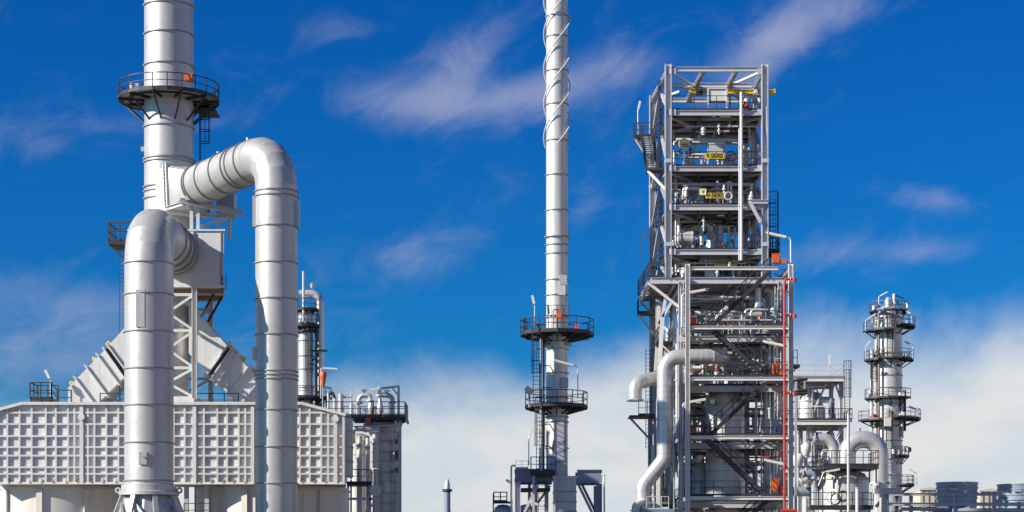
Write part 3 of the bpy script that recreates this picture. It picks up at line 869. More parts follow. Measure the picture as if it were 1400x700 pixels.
part(t, 'pipe', MB().path(fillet([P(536.5, 572, DM + .5), P(536.5, 541, DM + .5), P(522, 540, DM + .5)], .55, 6), .2, 12), 'bright_pipe')
for x, ytop in ((506.5, 545), (519, 545)):
    part(t, 'relief_valve', MB().lathe(px(x), DM + .5, [(.0, Z(572, DM)), (.12, Z(572, DM)), (.14, Z(566, DM)), (.30, Z(562, DM)), (.27, Z(556, DM)), (.17, Z(550, DM)), (.12, Z(ytop, DM)), (.0, Z(ytop, DM))], 14), 'bright_pipe')
vp(519, 546, 529, .15)
for x, y in ((490.5, 550), (536.5, 549), (506, 547), (519, 540)):
    part(t, 'flange', MB().tube(P(x, y, DM + .5), P(x, y + 2, DM + .5), .33, 12), 'galvanised')
for x, y in ((498, 534), (529, 535), (500, 561), (514, 558)):
    part(t, 'valve_wheel', MB().torus(P(x, y, DM + .4), (0, .3, 1), .18, .035, 14, 5).bar(P(x, y, DM + .4), P(x, y + 7, DM + .4), .06), 'dark_steel')
t = thing('davit_frame', 'pale L-shaped davit beam above the looped pipes', 'davit', P(545, 571, DM + .2))
part(t, 'post', MB().bar(P(545, 572, DM + .2), P(545, 527, DM + .2), .2, .2, (0, 1, 0)), 'galvanised_light')
part(t, 'arm', MB().bar(P(546, 528, DM + .2), P(506, 533, DM + .2), .18, .18), 'galvanised_light')
part(t, 'brace', MB().bar(P(544, 540, DM + .2), P(536, 530, DM + .2), .12), 'galvanised_light')
t = thing('drum', 'horizontal grey drum slung below the railed pipe deck', 'drum', P(508, 590, DM - 1.1))
part(t, 'shell', MB().path([P(497, 585, DM - 1.1), P(519, 585, DM - 1.1)], .34, 24), 'galvanised', 40)
part(t, 'neck', MB().path(fillet([P(497, 586, DM - 1.1), P(482, 586, DM - 1.1), P(482, 606, DM - .8)], .3, 5), .22, 14), 'bright_pipe')
part(t, 'neck', MB().path(fillet([P(519, 582, DM - 1.1), P(541, 581, DM - 1.1), P(541, 575, DM - 1.1)], .3, 5), .12, 10), 'bright_pipe')
part(t, 'hanger', MB().bar(P(508, 582, DM - 1.1), P(508, 572, DM - 1.1), .1, .1, (0, 1, 0)), 'dark_steel')
crate('gas_detector', 'orange device fixed under the edge of the railed pipe deck', 'detector', P(503, 575.5, DM - 1.75), (.42, .3, .4), 'orange_paint')
for k, (x, y0, y1, r, m_, lab) in enumerate(((480, 600, 655, .1, 'bright_pipe', 'thin pale riser pipe nearest the furnace corner'), (491.5, 596, 700, .21, 'lamp_white', 'wide white riser pipe before the cream vessel'),
                            (502.5, 599, 650, .13, 'lamp_white', 'narrow white riser pipe beside the wide white riser'), (513.5, 594, 640, .24, 'lamp_white', 'white riser pipe ending above the round blind flange'))):
    t = thing('riser_pipe', lab, 'pipe', P(x, y1, DM - 1.2), 'riser pipes under the pipe deck')
    part(t, 'pipe', MB().tube(P(x, y1, DM - 1.2), P(x, y0, DM - 1.2), r, 12), m_)
    part(t, 'flange', MB().tube(P(x, y0 + 12, DM - 1.2), P(x, y0 + 14, DM - 1.2), r + .09, 12), 'galvanised')
    part(t, 'lower_pipe', MB().tube((X(x, DM - 1.2), DM - 1.2, 0), P(x, y1 + 1, DM - 1.2), r * .75, 10), 'galvanised')
t = thing('small_platform', 'small dark railed platform beside the white riser pipes', 'platform', P(492, 664, DM - 1.6))
a = P(474, 664, DM - 2.2); b = P(509, 660, DM - .2)
part(t, 'deck', MB().box2((a.x, DM - 2.2, a.z), (b.x, DM - .2, a.z + .2)), 'dark_steel')
part(t, 'railing', rail_mb([(a.x, DM - 2.2, a.z + .2), (b.x, DM - 2.2, a.z + .2), (b.x, DM - .2, a.z + .2)], 1.05, False, .8, .055), 'dark_steel')
for x in (476, 506):
    part(t, 'post', MB().bar((X(x, DM - 2), DM - 2, 0), (X(x, DM - 2), DM - 2, a.z), .16, .16, (0, 1, 0)), 'galvanised')
part(t, 'beam', MB().bar(P(472, 682, DM - 2), P(517, 682, DM - 2), .16, .2), 'galvanised')
part(t, 'brace', MB().bar(P(500, 700, DM - 2), P(515, 684, DM - 2), .14), 'galvanised')
t = thing('blind_flange', 'round pale blind flange disc beside the small railed platform', 'flange', P(513, 677, DM - 2))
part(t, 'disc', MB().tube(P(513.5, 670.5, DM - 2.2), P(513.5, 670.5, DM - 2.05), .43, 28), 'lamp_white')
part(t, 'rim', MB().tube(P(513.5, 670.5, DM - 2.06), P(513.5, 670.5, DM - 1.9), .47, 28), 'galvanised')
part(t, 'stub', MB().path(fillet([P(513.5, 670.5, DM - 1.95), P(513.5, 670.5, DM - 1.35), V((X(513.5, DM - 1.3), DM - 1.35, 0))], .2, 4), .24, 16), 'galvanised')

# far small flare
D_ = 300.0
t = thing('flare_stack', 'small far dark flare stack with conical tip', 'chimney', (X(611.5, D_), D_, 0))
part(t, 'shaft', MB().lathe(X(611.5, D_), D_, [(.55, 0), (.55, Z(697, D_)), (.5, Z(697, D_)), (.5, Z(673, D_))], 20), 'painted_beam')
part(t, 'collar', MB().lathe(X(611.5, D_), D_, [(.5, Z(673, D_)), (.78, Z(671.5, D_)), (.78, Z(669, D_)), (.5, Z(668.5, D_))], 20), 'dark_steel')
part(t, 'tip', MB().lathe(X(611.5, D_), D_, [(.46, Z(669, D_)), (.42, Z(662, D_)), (.22, Z(655.5, D_)), (.0, Z(654.5, D_))], 18), 'galvanised')

# ================================================================== CENTRE: slender chimney with strakes
DH = 147.0
HX, HR = X(761.5, DH), 14.8 * DH / F
zh = lambda y: Z(y, DH - HR)
t = thing('slender_chimney', 'slender tall silver chimney with spiral strakes and two platforms', 'chimney', (HX, DH, 0))
rings = [-75, -28, 18.8, 47, 94, 140, 189.6, 237, 285.6, 322, 332.7, 345, 381, 402, 432, 466, 476, 509, 543, 569, 576, 612]
zs = sorted([Z(655, DH)] + [zh(y) for y in rings] + [zh(-120)])
for a, b in zip(zs[:-1], zs[1:]):
    part(t, 'shell_course', MB().lathe(HX, DH, [(HR, a), (HR, b)], 44), 'vessel_white', 30)
for y in rings:
    part(t, 'flange_ring', MB().ring(HX, DH, zh(y), HR - .03, HR + (.16 if y == 322 else .09), .075, 44), 'ring_steel', 40)
pitch = 141 * DH / F
zst, zen = Z(200, DH), zs[-1] - .2
for k in range(3):
    m = int((zen - zst) / pitch * 36)
    pts = []
    for i in range(m + 1):
        zz = zst + (zen - zst) * i / m
        a = R(120 * k + 150) + (zz - zst) / pitch * 2 * math.pi
        pts.append(V((HX + (HR + .19) * math.cos(a), DH + (HR + .19) * math.sin(a), zz)))
    st_ = part(t, 'spiral_strake', MB().path(pts, .048, 8), 'galvanised_light', 60)
    for i in range(2, m, 6):
        d = V((pts[i].x - HX, pts[i].y - DH, 0)).normalized()
        part(st_, 'standoff', MB().bar(pts[i] - d * .22, pts[i], .04), 'galvanised')
d1 = ring_deck(t, HX, DH, Z(457, DH), HR, 2.82, 0, 360, 12, .62, 12, deckm='deck_plate')
part(d1, 'guard_cage', rail_mb([(HX - .95, DH - 1.05, Z(457, DH)), (HX + .95, DH - 1.05, Z(457, DH))], 2.1, False, .5, .04, True, False), 'dark_steel')
part(d1, 'guard_rail', rail_mb([(HX + 2.6 * math.cos(R(a)), DH + 2.6 * math.sin(R(a)), Z(457, DH)) for a in (150, 180, 205, 228)], 1.12, False, .35, .05, True, False), 'dark_steel')
d2 = ring_deck(t, HX - .05, DH, Z(556, DH), HR, 2.38, 0, 360, 12, .6, 12, deckm='grating')
part(t, 'ladder', ladder_mb((X(733, DH), DH - 1.9, Z(553, DH)), (X(733, DH), DH - 1.9, Z(458, DH)), (0, -1, 0), .5), 'dark_steel')
part(t, 'ladder', ladder_mb((X(737.5, DH), DH - 1.5, Z(650, DH)), (X(737.5, DH), DH - 1.5, Z(556, DH)), (0, -1, 0), .5), 'dark_steel')
part(t, 'conduit', MB().tube(P(739.5, 650, DH - 1.4), P(739.5, 462, DH - 1.4), .13, 10), 'bright_pipe')
part(t, 'conduit', MB().tube(P(743.5, 650, DH - 1.3), P(743.5, 462, DH - 1.3), .06, 8), 'dark_steel')
for z_ in (470, 500, 530, 580, 610):
    part(t, 'conduit_clip', MB().bar(P(739, z_, DH - 1.4), P(752, z_, DH - .6), .07), 'dark_steel')
for x, y in ((770, 383), (768, 397), (772, 523)):
    part(t, 'sampling_box', MB().box(P(x, y, DH - HR - .03), (.55, .3, .75)), 'galvanised')
for k in range(8):
    a = R(45 * k)
    part(t, 'gusset', MB().prism([(HX + HR * math.cos(a), DH + HR * math.sin(a), Z(474, DH)), (HX + (HR + .3) * math.cos(a), DH + (HR + .3) * math.sin(a), Z(474, DH)), (HX + HR * math.cos(a), DH + HR * math.sin(a), Z(464, DH))], (.04, .04, 0)), 'vessel_white')
crate('warning_lamp_box', 'orange lamp box on the railing of the slender chimney', 'beacon', P(764.5, 431, DH - 2.7), (.42, .3, .5), 'orange_paint')
crate('hose_box', 'small pink box on the upper platform of the slender chimney', 'box', P(788.5, 448.5, DH - 1.2), (.3, .3, .4), 'pink_paint')
lamp('pale lamp on tall post above the upper chimney platform', P(731, 459, DH - 1), P(731, 418, DH - 1), P(727.5, 404, DH - 1))
lamp('white lamp reaching across the slender chimney between its platforms', P(790, 545, DH - 2), P(790, 501, DH - 2), P(757, 492.5, DH - 2.2))
lamp('pale lamp on bent post beside the lower ladder of slender chimney', P(723, 636, DH - 1.6), P(723, 598, DH - 1.6), P(730, 584, DH - 1.6))
t = thing('relief_drum', 'small pale drum strapped to the lower chimney platform railing', 'drum', P(723, 556, DH - 1.6))
part(t, 'shell', MB().tube(P(719.5, 531, DH - 1.7), P(727, 536, DH - 1.5), .24, 14), 'lamp_white')
part(t, 'stand', MB().bar(P(723, 557, DH - 1.6), P(723, 535, DH - 1.6), .08, .08, (0, 1, 0)), 'galvanised')

# breech panel, hood and steel frame at the chimney foot
t = thing('breech_duct', 'pale panelled breech duct at the foot of the slender chimney', 'duct', (X(773, DH), DH - .6, 0))
f0, f1 = DH - 1.15, DH + .8
part(t, 'breech_panel', MB().prism([P(757.5, 653, f0), P(757.5, 578, f0), P(774.5, 576, f0), P(774.5, 653, f0)], (0, 1.2, 0)), 'aluminium_dull')
for y0, y1 in ((601, 606), (613, 617), (627, 631)):
    part(t, 'shade_stripe', MB().prism([P(758, y1 + 4, f0 - .02), P(758, y0 + 4, f0 - .02), P(774, y0, f0 - .02), P(774, y1, f0 - .02)], (0, .05, 0)), 'painted_beam')  # bluish shading across the panel, laid on as slanted coloured strips
ys = [653, 672, 686, 699, 712]
for y0, y1 in zip(ys[:-1], ys[1:]):
    a = P(757.5, y1 - .3, f0 - .3); b = P(788, y0, f0 - .3)
    part(t, 'hood_panel', MB().box2((a.x, f0 - .3, a.z + .03), (b.x, f1 + 1, b.z - .03)), 'aluminium_dull')
    part(t, 'seam_flange', MB().box2((a.x - .05, f0 - .38, b.z - .04), (b.x + .05, f1 + 1.08, b.z + .04)), 'ring_steel')
a = P(757.5, 712, f0 - .3); b = P(788, 712, f0 - .3)
part(t, 'hood_base', MB().box2((a.x, f0 - .29, 0), (b.x, f1 + .99, a.z)), 'aluminium_dull')
part(t, 'cap_plate', MB().box2((a.x - .12, f0 - .42, Z(654, f0)), (b.x + .15, f1 + 1.1, Z(651, f0))), 'galvanised')
t = thing('chimney_frame', 'blue-grey portal steel frame round the chimney foot', 'frame', (X(765, DH), DH, 0))
for x, w_, top in ((708, .42, 640), (819, .45, 642)):
    for d in (DH - 1.2, DH + 3):
        part(t, 'column', MB().ibeam((X(x, DH - 1.2), d, 0), (X(x, DH - 1.2), d, Z(top + 20, DH)), .4, w_, (1, 0, 0)), 'painted_beam' if x > 800 else 'galvanised', 30)
for a, b in (((789, 651), (823, 651)), ((704, 650), (756, 650))):
    for d in (DH - 1.2, DH + 3):
        part(t, 'girder', MB().ibeam(P(a[0], a[1], DH - 1.2) + V((0, d - DH + 1.2, 0)), P(b[0], b[1], DH - 1.2) + V((0, d - DH + 1.2, 0)), .4, 1.0), 'painted_beam', 30)
for xx in (706, 821):
    part(t, 'girder', MB().ibeam((X(xx, DH - 1.2), DH - .99, Z(650, DH)), (X(xx, DH - 1.2), DH + 2.8, Z(650, DH)), .3, .7), 'painted_beam', 30)
brc(t, P(790, 661, DH - 1.2), P(812, 706, DH - 1.2), .2, 'painted_beam'); brc(t, P(795, 661, DH + 3), P(817, 706, DH + 3), .2, 'painted_beam')
brc(t, P(735, 664, DH - 1.2), P(714, 706, DH - 1.2), .2, 'galvanised'); brc(t, P(752, 664, DH + 3), P(722, 706, DH + 3), .18, 'galvanised')
for x in (724, 733, 748):
    part(t, 'inner_post', MB().ibeam((X(x, DH), DH + 1.0, 0), (X(x, DH), DH + 1.0, Z(662, DH)), .25, .25, (0, 1, 0)), 'galvanised', 30)
part(t, 'inner_deck', MB().box2((X(712, DH), DH - 1.1, Z(671, DH)), (X(752, DH), DH + 2.9, Z(668, DH))), 'grating')
part(t, 'ladder', ladder_mb((X(740, DH), DH - 1.7, 0.5), (X(740, DH), DH - 1.7, Z(650, DH)), (0, -1, 0), .5, False), 'dark_steel')
part(t, 'pipe_post', MB().path(fillet([(X(826, DH), DH - 1.3, 0), P(826, 648, DH - 1.3), P(822.5, 650, DH - 1.3)], .2, 4), .07, 8), 'galvanised_light')
part(t, 'pipe_post', MB().path(fillet([(X(699, DH), DH - 1.3, 0), P(699, 636, DH - 1.3), P(705, 637, DH - 1.3)], .2, 4), .07, 8), 'galvanised_light')
part(t, 'top_railing', rail_mb([P(705, 641, DH - 1.2), P(722, 641, DH - 1.2)], .6, False, .5, .03), 'galvanised_light')
lamp('white lamp tube sloping inside the chimney foot frame', P(749, 700, DH - 1.6), P(749, 693, DH - 1.6), P(722, 686, DH - 1.6))
lamp('dark-tipped lamp leaning off the frame post above domed tank', P(700.5, 700, DH - 1.5), P(699, 660, DH - 1.5), P(692, 656, DH - 1.5))
t = thing('access_platform', 'dark railed access platform at the foot of the chimney ladder', 'platform', (X(742, DH), DH - 1.6, Z(650, DH)))
a = P(726, 650, DH - 2.4); b = P(759, 645, DH - .9)
part(t, 'deck', MB().box2((a.x, DH - 2.4, a.z), (b.x, DH - .95, a.z + .25)), 'dark_steel')
part(t, 'railing', rail_mb([(a.x, DH - .95, a.z + .25), (a.x, DH - 2.4, a.z + .25), (b.x, DH - 2.4, a.z + .25)], 1.15, False, .6, .065), 'dark_steel')
for x in (729, 757):
    part(t, 'post', MB().bar((X(x, DH), DH - 2.2, 0), (X(x, DH), DH - 2.2, a.z), .18, .18, (0, 1, 0)), 'galvanised')
t = thing('domed_tank', 'small pale domed tank with dark railing beside the chimney frame', 'tank', (X(688, 150), 150, 0))
part(t, 'shell', MB().lathe(X(688, 150), 150, [(.74, 0), (.74, Z(700, 150)), (.66, Z(694, 150)), (.4, Z(690.5, 150)), (0, Z(689.5, 150))], 28), 'vessel_white')
part(t, 'walkway', MB().box2((X(675, 149), 149, Z(688, 149)), (X(701, 149), 149.8, Z(685.5, 149))), 'dark_steel')
part(t, 'railing', rail_mb([(X(675, 149), 149.8, Z(686, 149)), (X(675, 149), 149, Z(686, 149)), (X(693, 149), 149, Z(686, 149)), (X(693, 149), 149.8, Z(686, 149))], .75, False, .5, .08), 'dark_steel')
part(t, 'post', MB().bar((X(674.5, 149), 149, 0), P(674.5, 675, 149), .1, .1, (0, 1, 0)), 'dark_steel')
t = thing('domed_tank', 'pale domed tank half hidden inside the chimney foot frame', 'tank', (X(718, 150), 150.5, 0))
part(t, 'shell', MB().lathe(X(718, 150.5), 150.5, [(.7, 0), (.7, Z(698, 150)), (.6, Z(692, 150)), (0, Z(689, 150))], 24), 'vessel_white')
part(t, 'band', MB().ring(X(718, 150.5), 150.5, Z(699, 150), .68, .74, .08, 24), 'ring_steel')

# ================================================================== RIGHT: the tall open steel tower
T0, T1 = 146.0, 155.5
TM = (T0 + T1) / 2
def TX(u, d):                                   # u 0..1 across the upper tower
    k = (d - T0) / (T1 - T0)
    l = 11.99 + (11.48 - 11.99) * k; r = 19.40 + (19.14 - 19.40) * k
    return l + (r - l) * u
zA, zB, zC, zD, zE = Z(151, T0), Z(227.5, T0), Z(280.5, T0), Z(341.5, T0), Z(379.5, T0)
zT = Z(95, T0)
LX0, LX1 = X(931, T0), X(1067, T0)
TW = thing('steel_tower', 'tall open galvanised steel tower with stacked decks and zigzag stairs', 'tower', ((LX0 + LX1) / 2, TM, 0))
def col(x, d, z0, z1, w_=.5, m='galvanised', par=None): return part(par or TW, 'column', MB().ibeam((x, d, z0), (x, d, z1), w_, w_, (1, 0, 0)), m, 30)
DS = (T0, TM, T1)
for d in DS:
    for u in (0, 1):
        if d == TM: continue
        z0 = 0 if (d == T1) else zE + .02
        # columns are spliced at each deck
        cuts = [z0, zD + .4, zB + .4, zT + .38] if z0 else [0, 12, zE + .02, zD + .4, zB + .4, zT + .38]
        for a, b in zip(cuts[:-1], cuts[1:]):
            col(TX(u, d), d, a + .004, b, .5)
        for c in cuts[1:-1]:
            part(TW, 'splice_plate', MB().box((TX(u, d), d, c), (.54, .56, .30)), 'galvanised')
for x in (LX0, LX1):
    for d in (T0, T1 - .9):
        for a, b in ((0, 8), (8, 16.5), (16.5, zE - .3)):
            col(x, d, a, b, .42)
for u in (0, 1):
    col(TX(u, TM), TM, zE, zT - .1, .3)
# frames of beams
def deckframe(z, x0, x1, d0, d1, joists, mode, panels=(5, 4), skip=(), m='galvanised', h=.40):
    for d in (d0, d1):
        ibm(TW, 'beam', (x0, d, z - h / 2), (x1, d, z - h / 2), .24, h, m)
    for x in (x0, x1):
        ibm(TW, 'beam', (x, d0 + .13, z - h / 2), (x, d1 - .13, z - h / 2), .24, h, m)
    if mode >= 1:
        for k in range(1, joists + 1):
            d = d0 + (d1 - d0) * k / (joists + 1)
            ibm(TW, 'joist', (x0 + .13, d, z - .20), (x1 - .13, d, z - .20), .18, .26 if k % 2 else .2, 'beam_shade' if k % 2 else 'galvanised_light')  # even joists paler: sunlit strips under the deck put into the colour
        for u in (.33, .67):
            x = x0 + (x1 - x0) * u
            ibm(TW, 'girder', (x, d0 + .13, z - .46), (x, d1 - .13, z - .46), .2, .26, 'beam_shade')
    if mode >= 2:
        nx, ny = panels
        for i in range(nx):
            for j in range(ny):
                if (i, j) in skip: continue
                xa = x0 + (x1 - x0) * i / nx; xb = x0 + (x1 - x0) * (i + 1) / nx
                ya = d0 + (d1 - d0) * j / ny; yb = d0 + (d1 - d0) * (j + 1) / ny
                part(TW, 'grating_panel', MB().box2((xa + .03, ya + .03, z + .005), (xb - .03, yb - .03, z + .04)), 'grating')
def TXm(u): return (TX(u, T0) + TX(u, T1)) / 2
# open top frame
for d in DS:
    ibm(TW, 'beam', (TX(0, d) + .26, d, zT), (TX(1, d) - .26, d, zT), .26, .36)
for u in (0, 1):
    ibm(TW, 'beam', (TX(u, T0), T0 + .26, zT), (TX(u, T1), T1 - .26, zT), .26, .36)
for u in (.37, .71):
    ibm(TW, 'girder', (TX(u, T0), T0 + .1, zT - .05), (TX(u, T1), T1 - .1, zT - .05), .26, .34)
for u0, d0, u1, d1 in ((.02, T0 + .3, .36, TM), (.36, TM, .02, T1 - .3), (.72, TM, .98, T0 + .3), (.98, T1 - .3, .72, TM)):
    brc(TW, (TX(u0, d0), d0, zT - .06), (TX(u1, d1), d1, zT - .06), .16, 'galvanised_light')
for z, jj, sk in ((zA, 9, ((3, 3), (2, 0), (1, 2))), (zB, 9, ((2, 2), (1, 2), (0, 3))), (zC, 9, ((2, 2), (2, 1))), (zD, 9, ((1, 2), (3, 1)))):
    deckframe(z, TX(0, T0) + .1, TX(1, T0) - .1, T0, T1, jj, 2, (5, 4), sk)
    for u0, d0, u1, d1 in ((.02, T0 + .2, .33, T0 + 3.2), (.33, T0 + 3.2, .02, TM + 1), (.98, T0 + .2, .67, T0 + 3.2)):
        brc(TW, (TX(u0, d0), d0, z - .5), (TX(u1, d1), d1, z - .5), .16, 'galvanised')
# side bracing (K) of the upper tower
for u in (0, 1):
    for za, zb_ in ((zA, zT), (zB, zA), (zC, zB), (zD, zC), (zE, zD)):
        zm = za + .1
        brc(TW, (TX(u, T0), T0 + .2, za + .15), (TX(u, TM), TM, zb_ - .4), .2, 'galvanised')
        brc(TW, (TX(u, T1), T1 - .2, za + .15), (TX(u, TM), TM, zb_ - .4), .2, 'galvanised')
brc(TW, (TX(.67, T1), T1, zB), (TX(1, T1), T1, zA - .3), .18); brc(TW, (TX(.0, T1), T1, zC), (TX(.33, T1), T1, zB - .3), .18)
def railing(pts, par=TW, **k): return part(par, 'railing', rail_mb(pts, **k), 'dark_steel')
for z in (zA, zB, zC, zD):
    railing([(TX(0, T0) + .3, T0 + .05, z + .04), (TX(1, T0) - .3, T0 + .05, z + .04)], step=1.85, t=.048)
    railing([(TX(0, T1) + .3, T1 - .05, z + .04), (TX(1, T1) - .3, T1 - .05, z + .04)], step=1.85, t=.048)
    railing([(TX(1, T0) - .05, T0 + .3, z + .04), (TX(1, T1) - .05, T1 - .3, z + .04)], step=1.9, t=.048)
    railing([(TX(0, T0) + .05, T0 + .3, z + .04), (TX(0, T1) + .05, T1 - .3, z + .04)], step=1.9, t=.048)
# deck E, wider, reaching out on the left
EX0, EX1 = 10.5, X(1083, T0)
for i in range(8):
    for j in range(4):
        if (i, j) in ((3, 1), (5, 2), (4, 1)): continue
        xa = EX0 + (EX1 - EX0) * i / 8; xb = EX0 + (EX1 - EX0) * (i + 1) / 8
        ya = T0 + (T1 - T0) * j / 4; yb = T0 + (T1 - T0) * (j + 1) / 4
        part(TW, 'grating_panel', MB().box2((xa + .03, ya + .03, zE + .005), (xb - .03, yb - .03, zE + .04)), 'grating')
for d in (T0, T0 + 1.2, T0 + 2.4, T0 + 3.6, TM, TM + 1.2, TM + 2.4, T1 - 1.2, T1):
    edge = d in (T0, T1)
    ibm(TW, 'beam' if edge else 'joist', (EX0 + .1, d, zE - (.24 if edge else .2)), (EX1 - .1, d, zE - (.24 if edge else .2)), .24, .46 if edge else .28)
for x in (EX0, TX(0, T0) + .5, (LX0 + LX1) / 2, LX1 - 1.2, EX1):
    ibm(TW, 'girder', (x, T0 + .13, zE - .38), (x, T1 - .13, zE - .38), .22, .30)
railing([(LX0, T0, zE + .04), (EX0, T0, zE + .04), (EX0 - .2, T1, zE + .04)], step=1.0, t=.05)
railing([(LX1 - .2, T0, zE + .04), (EX1, T0, zE + .04), (EX1, T1, zE + .04)], step=1.0, t=.05)
railing([(EX0 - .2, T1, zE + .04), (EX1, T1, zE + .04)], step=1.6, t=.05)
brc(TW, (EX0 + .1, T0 + .1, zE - .5), (LX0 - .1, T0 + .1, zE - 2.3), .2, 'galvanised_light', 'outrigger_strut')
brc(TW, (EX0 + .0, T1 - .1, zE - .5), (TX(0, T1) + 1.4, T1 - .9, zE - 3.2), .2, 'galvanised_light', 'outrigger_strut')
brc(TW, (EX0 + .0, T1 - .1, zE - .5), (EX0 + .1, T0 + .1, zE - .5), .14, 'galvanised_light', 'outrigger_strut')
# lower hanging landing at rear left
zE2 = zE - 1.55
part(TW, 'landing', MB().box2((X(871.5, T1), T1 - 1.4, zE2 - .1), (TX(0, T1) + .5, T1 + .1, zE2)), 'grating')
railing([(X(871.5, T1), T1 + .1, zE2), (X(871.5, T1), T1 - 1.4, zE2), (TX(0, T1) - .2, T1 - 1.4, zE2)], step=.7, t=.05)
brc(TW, (X(872.5, T1), T1 - .9, zE2 - .15), (TX(0, T1) + .6, T1 - .9, zE2 - 2.4), .18, 'galvanised_light', 'outrigger_strut')
# lower floors
zl = [Z(448, 142), Z(518, 142), Z(598, 142), Z(681, 142)]
for z in zl:
    deckframe(z - .12, LX0, LX1, T0, T1 - .9, 6, 2, (5, 4), ((2, 1), (2, 2), (1, 1), (1, 2)), h=.46)
    railing([(LX0 + 1.8, T0 + .0, z - .08), (LX1 - .3, T0, z - .08)], step=1.5, t=.048)
    railing([(LX0, T0 + .3, z - .08), (LX0, T1 - 1, z - .08)], step=1.6, t=.048)
    # side walkways left of the lower tower
    part(TW, 'walkway', MB().box2((LX0 - 1.5, T0 + 3.0, z - .2), (LX0 - .25, T1 - .8, z - .1)), 'grating')
    railing([(LX0 - 1.5, T0 + 3.0, z - .1), (LX0 - 1.5, T1 - .8, z - .1)], step=1.2, t=.05)
    brc(TW, (LX0 - 1.4, T0 + 3.1, z - .25), (LX0 - .1, T0 + 3.1, z - 1.5), .12, 'galvanised_light')
zz = [0.2] + zl[::-1] + [zE]
for a, b in zip(zz[:-1], zz[1:]):
    for x in (LX0, LX1):
        brc(TW, (x, T0 + .25, a + .2), (x, TM, b - .6), .2, 'galvanised_light')
        brc(TW, (x, T1 - 1.1, a + .2), (x, TM, b - .6), .2, 'galvanised_light')
# pale Y-braces seen left of the lower tower
for d in (T0 + 2.0, T0 + 6.0):
    brc(TW, (LX0 - 1.6, d, zl[1] - .2), (LX0 - 1.25, d, zl[0] + 1.6), .28, 'galvanised_light')
    brc(TW, (LX0 - 1.25, d, zl[0] + 1.6), (TX(0, d) + .1, d, zE - 1.0), .22, 'galvanised_light')
    brc(TW, (LX0 - 1.25, d, zl[0] + 1.6), (LX0 - .05, d, zE - .7), .22, 'galvanised_light')
    part(TW, 'column', MB().ibeam((LX0 - 1.6, d, 0), (LX0 - 1.6, d, zl[1] - .2), .3, .3, (0, 1, 0)), 'galvanised_light', 30)
part(TW, 'column', MB().ibeam((X(900, 153), 153, 0), (X(900, 153), 153, zE - .6), .4, .4, (0, 1, 0)), 'galvanised', 30)
part(TW, 'ladder', ladder_mb((X(886, T1), T1 - 1.0, zl[2]), (X(886, T1), T1 - 1.0, zl[0]), (0, -1, 0), .5, False), 'dark_steel')
part(TW, 'ladder', ladder_mb((TX(1, T0) + .75, T0 + .9, zE), (TX(1, T0) + .75, T0 + .9, zC + .8), (0.2, -1, 0), .5), 'dark_steel', 40)
part(TW, 'ladder', ladder_mb((TX(1, T0) + .75, T0 + 3.9, zE), (TX(1, T0) + .75, T0 + 3.9, zD + 1.2), (0.2, -1, 0), .5), 'dark_steel', 40)
part(TW, 'landing', MB().box2((TX(1, T0) + .2, T0 + .3, zD - .15), (TX(1, T0) + 1.2, T0 + 2.6, zD)), 'grating')
railing([(TX(1, T0) + .2, T0 + .3, zD), (TX(1, T0) + 1.2, T0 + .3, zD), (TX(1, T0) + 1.2, T0 + 2.6, zD)], step=.7, t=.05)
# bracket arm at the right column below deck C
ibm(TW, 'beam', P(1024, 276, T0 - .35), P(1050, 276, T0 - .35), .26, .3)
brc(TW, P(1026, 278, T0 - .35), P(1040, 304, T0 - .35), .22, 'galvanised')
# right-hand column bracing strip at the upper right
brc(TW, P(1048, 146, T0 - .2), P(1048, 226, T0 + .1), .1, 'galvanised')
# ---- stair frame in front
S0_, S1_ = 142.0, 145.55
QX0, QX1 = X(940, S0_), X(1081, S0_)
for x in (QX0, QX1):
    for d in (S0_, ):
        for a, b in zip([0, 8, 16, ], [8, 16, Z(361, S0_)]):
            col(x, d, a, b, .34, 'galvanised_light')
for y in (367, 448, 518, 598, 681):
    z = Z(y, S0_)
    x1 = X(1064, S0_) if y == 367 else QX1 - .18
    ibm(TW, 'beam', (QX0 + .18, S0_, z), (x1, S0_, z), .2, .26, 'galvanised_light')
    for x in (QX0, QX1):
        ibm(TW, 'beam', (x, S0_ + .18, z), (x, T0 - .22, z), .2, .26, 'galvanised')
for y in (448, 518, 598, 681):
    z = Z(y, S0_)
    a, b = X(942, S0_), X(976, S0_)
    c, d_ = X(1046, S0_), X(1079, S0_)
    for q0, q1 in ((a, b), (c, d_)):
        part(TW, 'landing', MB().box2((q0, S0_ + .15, z + .14), (q1, S1_, z + .19)), 'grating')
        ibm(TW, 'joist', (q0, S0_ + 1.2, z), (q1, S0_ + 1.2, z), .14, .24)
        ibm(TW, 'joist', (q0, S0_ + 2.4, z), (q1, S0_ + 2.4, z), .14, .24)
    railing([(a, S0_ + .15, z + .19), (b, S0_ + .15, z + .19)], step=.9, t=.05)
    railing([(c, S0_ + .15, z + .19), (d_ + .1, S0_ + .15, z + .19), (d_ + .1, S1_, z + .19)], step=.9, t=.05)
    if y in (598, 681, 518):
        railing([(b, S0_ + .15, z + .19), (c, S0_ + .15, z + .19)], step=1.6, t=.045)
